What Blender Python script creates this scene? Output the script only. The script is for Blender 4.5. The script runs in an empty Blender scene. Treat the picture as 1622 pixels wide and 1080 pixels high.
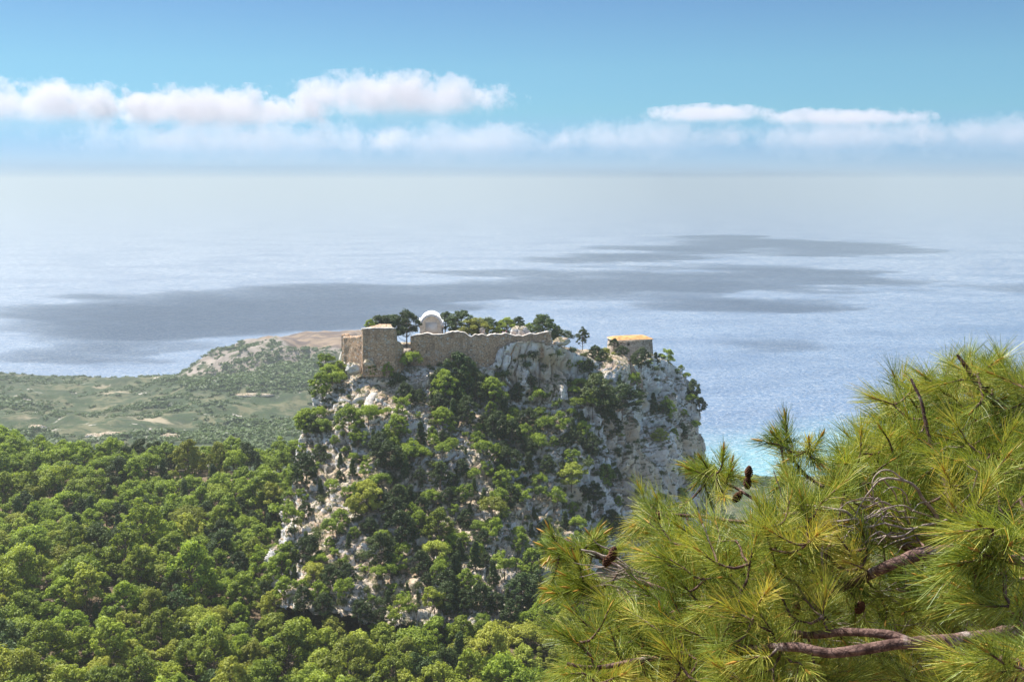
import bpy, math, random, time
import numpy as np
from mathutils import Vector, Matrix
from mathutils.bvhtree import BVHTree
T0 = time.time()
S = bpy.context.scene
COL = S.collection
R = math.radians
rng = np.random.default_rng(7)
random.seed(7)

# ------------------------------------------------------------------ camera, world, sun, exposure
FPX = 1622.0
PITCH = math.atan((540 - 287) / FPX)
CP, SP = math.cos(PITCH), math.sin(PITCH)
cd = bpy.data.cameras.new('camera')
cd.lens = 36; cd.sensor_width = 36; cd.clip_start = 0.05; cd.clip_end = 200000
cam = bpy.data.objects.new('camera', cd); COL.objects.link(cam)
cam.rotation_euler = (math.pi / 2 - PITCH, 0, 0)
S.camera = cam

SUN_EL, SUN_AZ = R(59), R(-52)
sdir = Vector((math.sin(SUN_AZ) * math.cos(SUN_EL), math.cos(SUN_AZ) * math.cos(SUN_EL), math.sin(SUN_EL)))
ld = bpy.data.lights.new('sun', 'SUN'); ld.energy = 4.9; ld.angle = R(0.55); ld.color = (1.0, 0.95, 0.87)
sun = bpy.data.objects.new('sun', ld); COL.objects.link(sun)
sun.rotation_euler = sdir.to_track_quat('Z', 'Y').to_euler()

W = bpy.data.worlds.new('World'); S.world = W; W.use_nodes = True
nt = W.node_tree; nt.nodes.clear()
def wn(t, **k):
    n = nt.nodes.new(t)
    for a, b in k.items(): setattr(n, a, b)
    return n
sky = wn('ShaderNodeTexSky', sky_type='NISHITA', sun_disc=False)
sky.sun_elevation = SUN_EL; sky.sun_rotation = SUN_AZ % (2 * math.pi)
sky.altitude = 300; sky.air_density = 1.0; sky.dust_density = 0.3; sky.ozone_density = 2.5
tc = wn('ShaderNodeTexCoord'); sx = wn('ShaderNodeSeparateXYZ')
rampn = wn('ShaderNodeValToRGB')
cr = rampn.color_ramp
cr.elements[0].position = 0.0; cr.elements[0].color = (0.25, 0.37, 0.64, 1)
cr.elements[1].position = 1.0; cr.elements[1].color = (1.2, 1.06, 0.93, 1)
SKY_RAMP = ((0.01, (0.238, 0.361, 0.645)), (0.03, (0.203, 0.33, 0.577)), (0.065, (0.214, 0.369, 0.473)), (0.106, (0.251, 0.392, 0.453)), (0.134, (0.256, 0.379, 0.441)), (0.166, (0.253, 0.358, 0.43)), (0.22, (0.341, 0.406, 0.471)), (0.42, (1.2, 1.06, 0.93)))
for pos, c in SKY_RAMP:
    e = cr.elements.new(pos); e.color = (*c, 1)
mulc = wn('ShaderNodeMixRGB', blend_type='MULTIPLY'); mulc.inputs['Fac'].default_value = 1
bg = wn('ShaderNodeBackground'); bg.inputs['Strength'].default_value = 0.12
wo = wn('ShaderNodeOutputWorld')
L = nt.links.new
L(tc.outputs['Generated'], sx.inputs[0]); L(sx.outputs['Z'], rampn.inputs['Fac'])
L(sky.outputs[0], mulc.inputs['Color1']); L(rampn.outputs['Color'], mulc.inputs['Color2'])
L(mulc.outputs[0], bg.inputs['Color']); L(bg.outputs[0], wo.inputs['Surface'])

S.view_settings.view_transform = 'Standard'; S.view_settings.look = 'None'
S.view_settings.exposure = 1.05; S.view_settings.gamma = 1.0; S.view_settings.use_curve_mapping = False
S.render.engine = 'CYCLES'
cy = S.cycles
cy.max_bounces = 6; cy.diffuse_bounces = 3; cy.glossy_bounces = 2; cy.transmission_bounces = 4
cy.transparent_max_bounces = 8; cy.volume_bounces = 2
cy.use_denoising = True
cy.volume_step_rate = 1.0; cy.volume_max_steps = 160
cy.sample_clamp_indirect = 4.0
cy.use_adaptive_sampling = True; cy.adaptive_threshold = 0.015
SEA = -280.0

# ------------------------------------------------------------------ helpers
def P(px, py, Y):
    """point seen at photo pixel (px, py) at forward distance Y"""
    dx, dy = (px - 811) / FPX, (540 - py) / FPX
    dY = CP + dy * SP
    s = Y / dY
    return np.array((dx * s, Y, (-SP + dy * CP) * s))
def proj(p):
    x, y, z = p[..., 0], p[..., 1], p[..., 2]
    f = y * CP - z * SP; u = y * SP + z * CP
    return 811 + FPX * x / f, 540 - FPX * u / f

def _h(ix, iy, iz, seed):
    n = (ix * 374761393 + iy * 668265263 + iz * 2147483647 + seed * 1274126177) & 0xFFFFFFFF
    n = ((n ^ (n >> 13)) * 1274126177) & 0xFFFFFFFF
    n = ((n ^ (n >> 16)) * 2246822519) & 0xFFFFFFFF
    return ((n ^ (n >> 15)) & 0xFFFFFF) / float(0xFFFFFF)
def vn(p, seed=0):
    i = np.floor(p).astype(np.int64); f = p - i; f = f * f * (3 - 2 * f)
    r = 0
    for a in (0, 1):
        for b in (0, 1):
            for c in (0, 1):
                w = (f[:, 0] if a else 1 - f[:, 0]) * (f[:, 1] if b else 1 - f[:, 1]) * (f[:, 2] if c else 1 - f[:, 2])
                r = r + w * _h(i[:, 0] + a, i[:, 1] + b, i[:, 2] + c, seed)
    return r
def fbm(p, o=4, seed=0, g=0.5):
    p = np.asarray(p, float); a, s, t = 1.0, 0.0, 0.0
    for k in range(o):
        s = s + a * vn(p * 2.03 ** k + 13.7 * k, seed + k); t += a; a *= g
    return s / t
def ridged(p, o=4, seed=0):
    p = np.asarray(p, float); a, s, t = 1.0, 0.0, 0.0
    for k in range(o):
        s = s + a * (1 - np.abs(2 * vn(p * 2.1 ** k + 7.1 * k, seed + k) - 1)); t += a; a *= 0.5
    return s / t
def cells(p, seed=0):
    """distance to nearest and second nearest cell point, and id"""
    i = np.floor(p).astype(np.int64)
    d1 = np.full(len(p), 9.0); d2 = np.full(len(p), 9.0); idd = np.zeros(len(p))
    for a in (-1, 0, 1):
        for b in (-1, 0, 1):
            for c in (-1, 0, 1):
                j = i + (a, b, c)
                q = np.stack([_h(j[:, 0], j[:, 1], j[:, 2], seed + k) for k in range(3)], 1) + j
                d = np.linalg.norm(p - q, axis=1)
                w = _h(j[:, 0], j[:, 1], j[:, 2], seed + 9)
                n1 = d < d1
                d2 = np.where(n1, d1, np.minimum(d2, d)); idd = np.where(n1, w, idd); d1 = np.where(n1, d, d1)
    return d1, d2, idd
def ss(a, b, x):
    t = np.clip((x - a) / (b - a), 0, 1); return t * t * (3 - 2 * t)
def nrm(v): return v / (np.linalg.norm(v, axis=-1, keepdims=True) + 1e-9)

class MB:
    def __init__(s): s.v = []; s.f = []; s.t = []; s.n = 0
    def add(s, v, f, tone=None):
        v = np.asarray(v, float); f = np.asarray(f, int)
        s.v.append(v); s.f.append(f + s.n); s.n += len(v)
        s.t.append(np.full(len(v), 0.5) if tone is None else np.broadcast_to(np.asarray(tone, float), (len(v),)))
    def mesh(s, name, smooth=False):
        v = np.concatenate(s.v); f = np.concatenate(s.f); t = np.concatenate(s.t)
        me = bpy.data.meshes.new(name)
        me.vertices.add(len(v)); me.vertices.foreach_set('co', v.astype(np.float32).ravel())
        me.loops.add(f.size); me.loops.foreach_set('vertex_index', f.astype(np.int32).ravel())
        me.polygons.add(len(f)); me.polygons.foreach_set('loop_start', (np.arange(len(f)) * 4).astype(np.int32))
        if smooth: me.polygons.foreach_set('use_smooth', np.ones(len(f), bool))
        at = me.attributes.new('tone', 'FLOAT', 'POINT'); at.data.foreach_set('value', t.astype(np.float32))
        me.update(calc_edges=True); me.validate()
        return me
    def build(s, name, mat, parent=None, smooth=False):
        me = s.mesh(name, smooth); me.materials.append(mat)
        o = bpy.data.objects.new(name, me); COL.objects.link(o)
        if parent: o.parent = parent
        return o
def grid_faces(nu, nv, wrap=False):
    a = np.arange(nu * nv).reshape(nv, nu)
    if wrap: a = np.concatenate([a, a[:, :1]], 1)
    return np.stack([a[:-1, :-1], a[:-1, 1:], a[1:, 1:], a[1:, :-1]], -1).reshape(-1, 4)
def tube(mb, pts, rad, sides=6, tone=0.5, cap=True):
    pts = np.asarray(pts, float); n = len(pts); rad = np.broadcast_to(np.asarray(rad, float), (n,))
    t = nrm(np.gradient(pts, axis=0))
    ref = np.array((0, 0, 1.0)) if abs(t[0][2]) < 0.9 else np.array((1.0, 0, 0))
    a = nrm(np.cross(t, ref)); b = np.cross(t, a)
    th = np.arange(sides) * 2 * math.pi / sides
    ring = pts[:, None] + rad[:, None, None] * (np.cos(th)[None, :, None] * a[:, None] + np.sin(th)[None, :, None] * b[:, None])
    v = ring.reshape(-1, 3); f = grid_faces(sides, n, True)
    if cap and sides == 6:
        e = (n - 1) * 6
        f = np.concatenate([f, [[0, 3, 2, 1], [0, 5, 4, 3], [e, e + 1, e + 2, e + 3], [e, e + 3, e + 4, e + 5]]])
    mb.add(v, f, tone)
def box(mb, lo, hi, M=None, tone=0.5):
    x0, y0, z0 = lo; x1, y1, z1 = hi
    v = np.array([(x0, y0, z0), (x1, y0, z0), (x1, y1, z0), (x0, y1, z0), (x0, y0, z1), (x1, y0, z1), (x1, y1, z1), (x0, y1, z1)], float)
    if M is not None: v = v @ M[0].T + M[1]
    mb.add(v, [(0, 3, 2, 1), (4, 5, 6, 7), (0, 1, 5, 4), (1, 2, 6, 5), (2, 3, 7, 6), (3, 0, 4, 7)], tone)
def blob(mb, c, r, nu=16, nv=10, amp=0.25, fr=1.0, seed=0, tone=0.5, sq=1.0):
    th = np.linspace(0, 2 * math.pi, nu, endpoint=False); ph = np.linspace(0.02, math.pi - 0.02, nv)
    T, Ph = np.meshgrid(th, ph)
    d = np.stack([np.cos(T) * np.sin(Ph), np.sin(T) * np.sin(Ph), np.cos(Ph)], -1).reshape(-1, 3)
    k = 1 + amp * (fbm(d * fr * 1.7 + seed * 3.1 + 20, 4, seed) - 0.5) * 2
    k += amp * 0.5 * (0.5 - cells(d * fr * 1.3 + seed + 10, seed)[0])
    v = np.asarray(c) + d * k[:, None] * np.asarray(r); f = grid_faces(nu, nv, True)[:, ::-1]
    h = nu // 2; e = (nv - 1) * nu                       # close both poles with strips of quads
    capf = [(i, i + 1, nu - 2 - i, nu - 1 - i) for i in range(h - 1)]
    f = np.concatenate([f, capf, [(e + q[3], e + q[2], e + q[1], e + q[0]) for q in capf]])
    mb.add(v, f, tone)
def spline(pts, n):
    pts = np.asarray(pts, float); m = len(pts)
    if m == 2: return pts[0] + (pts[1] - pts[0]) * np.linspace(0, 1, n)[:, None]
    q = np.concatenate([[2 * pts[0] - pts[1]], pts, [2 * pts[-1] - pts[-2]]])
    t = np.linspace(0, m - 1 - 1e-6, n); i = t.astype(int); u = (t - i)[:, None]
    a, b, c, d = q[i], q[i + 1], q[i + 2], q[i + 3]
    return 0.5 * (2 * b + (c - a) * u + (2 * a - 5 * b + 4 * c - d) * u ** 2 + (3 * b - a - 3 * c + d) * u ** 3)

def tag(o, label=None, cat=None, group=None, kind=None):
    if label: o['label'] = label
    if cat: o['category'] = cat
    if group: o['group'] = group
    if kind: o['kind'] = kind
    return o
def empty(name, loc=(0, 0, 0), rz=0.0, sc=1.0):
    o = bpy.data.objects.new(name, None); COL.objects.link(o)
    o.location = loc; o.rotation_euler = (0, 0, rz); o.scale = (sc, sc, sc) if np.isscalar(sc) else sc
    o.empty_display_size = 0.5
    return o

# ------------------------------------------------------------------ materials
class NM:
    """small node-material builder"""
    def __init__(s, name):
        s.m = bpy.data.materials.new(name); s.m.use_nodes = True; s.t = s.m.node_tree; s.t.nodes.clear()
        s.out = s.n('ShaderNodeOutputMaterial')
    def n(s, typ, ins=None, **k):
        x = s.t.nodes.new(typ)
        for a, b in k.items(): setattr(x, a, b)
        for a, b in (ins or {}).items():
            if isinstance(b, bpy.types.NodeSocket): s.t.links.new(b, x.inputs[a])
            else: x.inputs[a].default_value = b
        return x
    def pos(s, scale=(1, 1, 1)):
        g = s.n('ShaderNodeNewGeometry')
        return s.n('ShaderNodeVectorMath', {0: g.outputs['Position'], 1: scale}, operation='MULTIPLY').outputs[0]
    def objpos(s, scale=(1, 1, 1)):
        g = s.n('ShaderNodeTexCoord')
        return s.n('ShaderNodeVectorMath', {0: g.outputs['Object'], 1: scale}, operation='MULTIPLY').outputs[0]
    def noise(s, vec, scale, det=4, rough=0.6, dist=0.0):
        return s.n('ShaderNodeTexNoise', {'Vector': vec, 'Scale': scale, 'Detail': det, 'Roughness': rough, 'Distortion': dist}).outputs['Fac']
    def map(s, v, a, b, c=0.0, d=1.0):
        return s.n('ShaderNodeMapRange', {0: v, 1: a, 2: b, 3: c, 4: d}, interpolation_type='SMOOTHSTEP').outputs[0]
    def mix(s, f, a, b, bt='MIX'):
        x = s.n('ShaderNodeMixRGB', {'Fac': f}, blend_type=bt)
        for k, v in (('Color1', a), ('Color2', b)):
            if isinstance(v, bpy.types.NodeSocket): s.t.links.new(v, x.inputs[k])
            else: x.inputs[k].default_value = (*v[:3], 1)
        return x.outputs[0]
    def math(s, op, a, b=0.0, clamp=False):
        return s.n('ShaderNodeMath', {0: a, 1: b}, operation=op, use_clamp=clamp).outputs[0]
    def attr(s, name): return s.n('ShaderNodeAttribute', attribute_name=name).outputs['Fac']
    def bump(s, h, strength=0.5, dist=0.1):
        return s.n('ShaderNodeBump', {'Height': h, 'Strength': strength, 'Distance': dist}).outputs[0]
    def pbr(s, col, rough=0.9, spec=0.3, normal=None):
        ins = {'Roughness': rough, 'Specular IOR Level': spec}
        ins['Base Color'] = col if isinstance(col, bpy.types.NodeSocket) else (*col[:3], 1)
        if normal is not None: ins['Normal'] = normal
        p = s.n('ShaderNodeBsdfPrincipled', ins); return p.outputs[0]
    def done(s, sh): s.t.links.new(sh, s.out.inputs['Surface']); return s.m

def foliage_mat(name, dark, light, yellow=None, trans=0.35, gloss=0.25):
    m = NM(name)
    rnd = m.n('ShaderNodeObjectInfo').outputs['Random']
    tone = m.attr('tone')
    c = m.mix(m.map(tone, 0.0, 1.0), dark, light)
    if yellow: c = m.mix(m.math('MULTIPLY', m.math('POWER', rnd, 2.0), 0.75), c, yellow)
    v = m.map(m.n('ShaderNodeMath', {0: m.math('MULTIPLY', rnd, 17.31)}, operation='FRACT').outputs[0], 0, 1, 0.68, 1.2)
    c = m.mix(1.0, c, m.n('ShaderNodeCombineColor', {0: v, 1: v, 2: v}).outputs[0], 'MULTIPLY')
    pb = m.pbr(c, 0.55, gloss)
    tr = m.n('ShaderNodeBsdfTranslucent', {'Color': m.mix(1.0, c, (1.25, 1.2, 0.55), 'MULTIPLY')}).outputs[0]
    return m.done(m.n('ShaderNodeMixShader', {0: trans, 1: pb, 2: tr}).outputs[0])
M = {}
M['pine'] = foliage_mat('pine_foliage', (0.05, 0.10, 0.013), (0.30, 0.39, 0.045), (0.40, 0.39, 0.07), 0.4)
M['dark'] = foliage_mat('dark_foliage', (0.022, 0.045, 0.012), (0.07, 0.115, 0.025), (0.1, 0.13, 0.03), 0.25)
M['shrub'] = foliage_mat('shrub_foliage', (0.03, 0.055, 0.013), (0.11, 0.15, 0.03), (0.19, 0.2, 0.05), 0.3)
def bark_mat():
    m = NM('bark'); p = m.objpos()
    n = m.noise(p, 3.0, 5); n2 = m.noise(p, 14.0, 3)
    c = m.mix(m.map(n, 0.35, 0.65), (0.09, 0.065, 0.05), (0.26, 0.21, 0.17))
    return m.done(m.pbr(c, 0.9, 0.1, m.bump(n2, 0.6, 0.05)))
M['bark'] = bark_mat()

def rock_mat():
    m = NM('limestone'); g = m.n('ShaderNodeNewGeometry')
    pos = g.outputs['Position']; nz = m.n('ShaderNodeSeparateXYZ', {0: g.outputs['Normal']}).outputs['Z']
    vs = m.pos((1, 1, 0.35))
    big = m.noise(pos, 0.07, 4); mid = m.noise(pos, 0.45, 5, 0.65); fine = m.noise(pos, 1.7, 5, 0.7)
    streak = m.noise(vs, 0.6, 5, 0.65, 0.5)
    c = m.mix(m.map(mid, 0.35, 0.65), (0.58, 0.555, 0.535), (0.84, 0.80, 0.75))
    c = m.mix(m.map(big, 0.5, 0.62), c, (0.62, 0.52, 0.39))                      # cream faces
    st = m.math('MULTIPLY', m.map(streak, 0.58, 0.70), m.map(m.noise(pos, 0.09, 2), 0.48, 0.6))
    c = m.mix(m.math('MULTIPLY', st, 0.8), c, (0.42, 0.23, 0.11))                # iron stains
    c = m.mix(m.map(streak, 0.40, 0.28, 0, 0.65), c, (0.12, 0.11, 0.11))          # dark water streaks
    pits = m.n('ShaderNodeTexVoronoi', {'Vector': m.pos((1, 1, 0.6)), 'Scale': 0.55, 'Randomness': 1.0}).outputs['Distance']
    pm = m.math('MULTIPLY', m.map(pits, 0.26, 0.16), m.map(fine, 0.45, 0.55))
    c = m.mix(m.math('MULTIPLY', pm, 0.85), c, (0.05, 0.05, 0.045))
    # soil and scrub where it is flat enough
    flat = m.map(m.math('ADD', nz, m.math('MULTIPLY', m.math('SUBTRACT', mid, 0.5), 0.9)), 0.55, 0.75)
    soil = m.mix(m.map(m.noise(pos, 0.3, 3), 0.4, 0.6), (0.32, 0.20, 0.12), (0.52, 0.42, 0.31))
    c = m.mix(m.math('MULTIPLY', flat, 0.8), c, soil)
    scr = m.math('MULTIPLY', m.map(nz, 0.25, 0.6), m.map(m.noise(pos, 0.8, 4, 0.75), 0.47, 0.56))
    c = m.mix(m.math('MULTIPLY', scr, 0.85), c, (0.07, 0.085, 0.03))
    bmp = m.bump(fine, 0.9, 0.5)
    return m.done(m.pbr(c, 0.95, 0.15, bmp))
M['rock'] = rock_mat()

def ground_mat():
    m = NM('forest_floor'); g = m.n('ShaderNodeNewGeometry'); pos = g.outputs['Position']
    sp = m.n('ShaderNodeSeparateXYZ', {0: pos})
    a = m.noise(pos, 0.12, 5, 0.65); b = m.noise(pos, 0.9, 5, 0.7); far = m.noise(pos, 0.018, 6, 0.7)
    c = m.mix(m.map(a, 0.4, 0.6), (0.075, 0.055, 0.038), (0.16, 0.115, 0.075))
    c = m.mix(m.map(b, 0.58, 0.66), c, (0.34, 0.29, 0.24))
    c = m.mix(m.map(b, 0.45, 0.36), c, (0.06, 0.07, 0.03))
    # coastal lowland: maquis, dry grass, pale fields
    f1 = m.mix(m.map(far, 0.42, 0.58), (0.04, 0.055, 0.03), (0.13, 0.125, 0.07))
    sc = m.noise(pos, 0.06, 6, 0.75)
    f1 = m.mix(m.map(sc, 0.47, 0.56), f1, (0.045, 0.065, 0.03))
    f1 = m.mix(m.map(m.noise(m.pos((1, 1.6, 1)), 0.009, 5, 0.6), 0.62, 0.69), f1, (0.30, 0.25, 0.17))
    f1 = m.mix(m.map(m.noise(pos, 0.035, 5, 0.7), 0.62, 0.68), f1, (0.45, 0.40, 0.35))
    c = m.mix(m.map(sp.outputs['Y'], 380, 480), c, f1)
    hd = m.attr('tone')
    c = m.mix(m.math('MULTIPLY', m.map(hd, 0.35, 0.55), m.map(m.noise(pos, 0.05, 5, 0.7), 0.40, 0.52)), c, m.mix(m.map(m.noise(pos, 0.02, 5, 0.7), 0.4, 0.6), (0.20, 0.165, 0.14), (0.31, 0.26, 0.225)))
    c = m.mix(m.map(hd, 0.65, 0.9), c, m.mix(m.map(m.noise(m.pos((1, 1.8, 1)), 0.018, 4, 0.6), 0.42, 0.58), (0.25, 0.18, 0.125), (0.12, 0.085, 0.075)))
    return m.done(m.pbr(c, 0.95, 0.1, m.bump(sc, 0.6, 3.0)))
M['ground'] = ground_mat()

def masonry_mat(name, c1, c2, c3, scale=1.0):
    m = NM(name); p = m.objpos((1, 1, 1.7))
    v = m.n('ShaderNodeTexVoronoi', {'Vector': p, 'Scale': 1.5 * scale, 'Randomness': 0.9})
    e = m.n('ShaderNodeTexVoronoi', {'Vector': p, 'Scale': 1.5 * scale, 'Randomness': 0.9}, feature='DISTANCE_TO_EDGE').outputs['Distance']
    hue = m.n('ShaderNodeSeparateColor', {0: v.outputs['Color']}).outputs[0]
    c = m.mix(hue, c1, c2)
    c = m.mix(m.map(hue, 0.86, 0.93), c, (0.6, 0.53, 0.45))
    c = m.mix(m.map(m.noise(m.objpos(), 0.3, 4), 0.42, 0.62), c, m.mix(0.5, c, c3))
    c = m.mix(m.map(m.noise(m.objpos((0.5, 0.5, 0.16)), 1.0, 5, 0.65), 0.50, 0.64, 0, 0.5), c, tuple(0.42 * x for x in c1))
    c = m.mix(m.map(m.noise(m.objpos(), 0.55, 4, 0.6), 0.58, 0.68, 0, 0.55), c, (0.62, 0.55, 0.46))
    c = m.mix(m.map(e, 0.07, 0.02), c, (0.16, 0.12, 0.09))
    return m.done(m.pbr(c, 0.95, 0.1, m.bump(m.map(e, 0, 0.12), 0.9, 0.15)))
M['masonry'] = masonry_mat('rubble_masonry', (0.50, 0.31, 0.19), (0.74, 0.53, 0.35), (0.58, 0.4, 0.27))
M['pale_masonry'] = masonry_mat('pale_masonry', (0.42, 0.35, 0.29), (0.56, 0.49, 0.41), (0.5, 0.4, 0.3))
M['red_masonry'] = masonry_mat('reddish_masonry', (0.32, 0.2, 0.14), (0.46, 0.32, 0.24), (0.4, 0.25, 0.2))
def plain(name, col, var=0.12, sc=1.5, rough=0.85):
    m = NM(name); p = m.objpos()
    n = m.noise(p, sc, 5, 0.65)
    dk = tuple(x * (1 - 2 * var) for x in col); lt = tuple(min(1, x * (1 + var)) for x in col)
    return m.done(m.pbr(m.mix(m.map(n, 0.35, 0.65), dk, lt), rough, 0.25, m.bump(n, 0.3, 0.05)))
M['white'] = plain('whitewash', (0.8, 0.79, 0.77), 0.05)
M['cream'] = plain('cream_plaster', (0.93, 0.86, 0.73), 0.08)
M['ochre'] = plain('ochre_roof', (0.55, 0.29, 0.11), 0.2, 0.8)
M['coping'] = plain('pale_coping', (0.62, 0.55, 0.47), 0.15, 1.0)
M['black'] = plain('dark_opening', (0.02, 0.018, 0.016), 0.1)
M['stone'] = plain('step_stone', (0.58, 0.53, 0.47), 0.2, 1.2)

# ------------------------------------------------------------------ sea, haze
def sea_mat():
    m = NM('sea_water'); g = m.n('ShaderNodeNewGeometry'); pos = g.outputs['Position']
    sp = m.n('ShaderNodeSeparateXYZ', {0: pos}); X, Y = sp.outputs['X'], sp.outputs['Y']
    w1 = m.noise(m.pos((0.05, 0.08, 0.1)), 1.0, 5, 0.6)           # swell, ~20 m
    w2 = m.noise(m.pos((0.16, 0.26, 0.3)), 1.0, 4, 0.65)          # chop
    w3 = m.noise(m.pos((0.0035, 0.006, 1)), 1.0, 5, 0.6)          # wind streaks
    # shallow water near the right-hand shore
    d = m.math('ADD', Y, m.math('MULTIPLY', X, -0.35))
    d = m.math('ADD', d, m.math('MULTIPLY', m.math('SUBTRACT', m.noise(pos, 0.012, 3), 0.5), 120))
    c = m.mix(m.map(w3, 0.4, 0.62), (0.014, 0.083, 0.205), (0.028, 0.108, 0.24))
    c = m.mix(m.map(d, 1120, 880), c, (0.09, 0.28, 0.34))
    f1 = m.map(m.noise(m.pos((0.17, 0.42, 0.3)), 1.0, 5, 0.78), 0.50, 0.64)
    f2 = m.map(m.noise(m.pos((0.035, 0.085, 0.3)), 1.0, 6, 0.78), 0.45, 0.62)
    painted_glitter = m.math('MULTIPLY', m.math('MAXIMUM', f1, m.math('MULTIPLY', f2, m.map(Y, 1500, 3500, 0.25, 0.9))), m.map(w3, 0.3, 0.6, 0.2, 0.5))  # sun glitter on the waves, painted as warm white speckle into the base colour
    h = m.math('ADD', m.math('MULTIPLY', w1, 7.0), m.math('MULTIPLY', w2, 3.2))
    h = m.math('ADD', h, m.math('MULTIPLY', m.noise(m.pos((0.012, 0.02, 0.1)), 1.0, 4, 0.6), 6.0))
    pb = m.n('ShaderNodeBsdfPrincipled', {'Base Color': m.mix(painted_glitter, c, (0.90, 0.85, 0.74)), 'Roughness': m.map(w3, 0.3, 0.7, 0.52, 0.64),
              'IOR': 1.45, 'Specular IOR Level': 1.0, 'Normal': m.bump(h, 1.0, 1.0)}).outputs[0]
    return m.done(pb)
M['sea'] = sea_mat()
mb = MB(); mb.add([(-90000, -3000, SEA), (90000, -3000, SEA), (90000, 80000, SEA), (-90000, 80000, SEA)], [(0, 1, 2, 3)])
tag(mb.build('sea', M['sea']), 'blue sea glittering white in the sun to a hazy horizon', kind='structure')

m = NM('haze_air')
vol = m.n('ShaderNodeVolumePrincipled', {'Color': (0.53, 0.58, 0.575, 1), 'Density': 2.0e-4, 'Anisotropy': 0.35})
m.t.links.new(vol.outputs[0], m.out.inputs['Volume'])
mb = MB(); box(mb, (-92000, -3500, SEA - 45), (92000, 84000, 38))
tag(mb.build('haze', m.m), 'pale haze whitening the far sea', kind='stuff')

# ------------------------------------------------------------------ terrain
LY = np.array([-60, 0, 15, 50, 100, 165, 215, 260, 315, 335, 380, 450, 600, 750, 850, 1050, 1300, 1420, 1480, 2000.])
LZ = np.array([20, -1.9, -10, -36, -66, -96, -96, -95, -93, -96.5, -114, -142, -186, -207, -212, -232, -251, -274, -290, -320.])
RY = np.array([-60, 0, 15, 50, 165, 300, 500, 800, 900, 950, 985, 2000.])
RZ = np.array([20, -1.9, -14, -60, -140, -205, -250, -268, -275, -279, -285, -320.])
def ground_z(X, Y):
    X = np.asarray(X, float); Y = np.asarray(Y, float)
    p3 = np.stack([X, Y, X * 0], -1).reshape(-1, 3)
    zl = np.interp(Y, LY, LZ) - 0.0105 * np.clip(Y, 0, 340) * ss(760, 420, Y); zr = np.interp(Y, RY, RZ)
    s = ss(12, 120, X - 0.02 * Y)
    z = zl * (1 - s) + zr * s
    near = ss(420, 330, Y)
    n1 = (fbm(p3 / 45.0, 3, 11).reshape(X.shape) - 0.5); n2 = (fbm(p3 / 9.0, 4, 12).reshape(X.shape) - 0.5)
    n3 = (fbm(p3 / 260.0, 5, 14).reshape(X.shape) - 0.5); n4 = (ridged(p3 / 95.0, 4, 15).reshape(X.shape) - 0.6)
    a = ss(20, 90, Y)
    z = z + near * a * (n1 * 11 + n2 * 2.0) + near * (1 - a) * n2 * 0.8
    # gentle bowl in front of the rock, rise to the left
    z = z + near * a * 3.5 * ss(-20, -110, X) - near * 3.0 * np.exp(-((X + 5) / 40) ** 2 - ((Y - 205) / 35) ** 2)
    fm = ss(420, 600, Y) * (1 - s)
    coast = ss(1450, 1300, Y)
    z = z + fm * coast * (n3 * 70 + n4 * 22) + ss(420, 600, Y) * (1 - ss(900, 985, Y)) * s * n3 * 14
    # low valley toward the left and bright near slope
    z = z + fm * 16 * np.exp(-((X + 430) / 120) ** 2 - ((Y - 760) / 110) ** 2)
    # headland hill
    hx, hy = -300.0, 1500.0
    q = np.sqrt(((X - hx) / np.where(X < hx, 175.0, 260.0)) ** 2 + ((Y - hy) / 200.0) ** 2)
    hill = 13 * np.exp(-((X + 285) / 62) ** 2 - ((Y - 1530) / 110) ** 2) + 47 * ss(1.2, 0.35, q) + 7 * ss(1.25, 0.75, np.sqrt(((X + 385) / 90) ** 2 + ((Y - 1420) / 110) ** 2) + 0.2)
    base = np.maximum(z, -283 + 0 * z)
    z = np.where(q < 1.3, np.maximum(z, SEA - 3) + hill + (n4 * 30 + n3 * 20) * ss(1.2, 0.8, q), z)
    return z
def axis(segs):
    o = []
    for a, b, st in segs: o.append(np.arange(a, b, st))
    return np.concatenate(o + [[segs[-1][1]]])
gy = axis([(-60, 60, 3), (60, 340, 1.6), (340, 700, 4), (700, 2000, 6)])
gu = np.linspace(-0.72, 0.8, 430)
GX = gu[None, :] * (np.maximum(gy, 40)[:, None] + 60); GY = np.repeat(gy[:, None], len(gu), 1)
GZ = ground_z(GX, GY)
# tone attribute marks the bare headland top and the clearing on the ridge
hq = np.sqrt(((GX + 262) / 120) ** 2 + ((GY - 1500) / 110) ** 2)
hq2 = np.sqrt(((GX + 300) / np.where(GX < -300, 175.0, 260.0)) ** 2 + ((GY - 1500) / 200.0) ** 2)
tone = 0.3 + 0.3 * ss(1.25, 1.0, hq2) + 0.4 * ss(1.1, 0.8, hq + 0.5 * (fbm(np.stack([GX, GY, GX * 0], -1).reshape(-1, 3) / 40, 4, 3).reshape(GX.shape) - 0.5))
mb = MB(); mb.add(np.stack([GX, GY, GZ], -1).reshape(-1, 3), grid_faces(len(gu), len(gy)), tone.ravel())
tag(mb.build('hillside_ground', M['ground'], smooth=True), 'wooded saddle, coastal lowland and bare headland hill', kind='structure')
def gz(x, y): return float(ground_z(np.array([x]), np.array([y]))[0])

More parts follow.
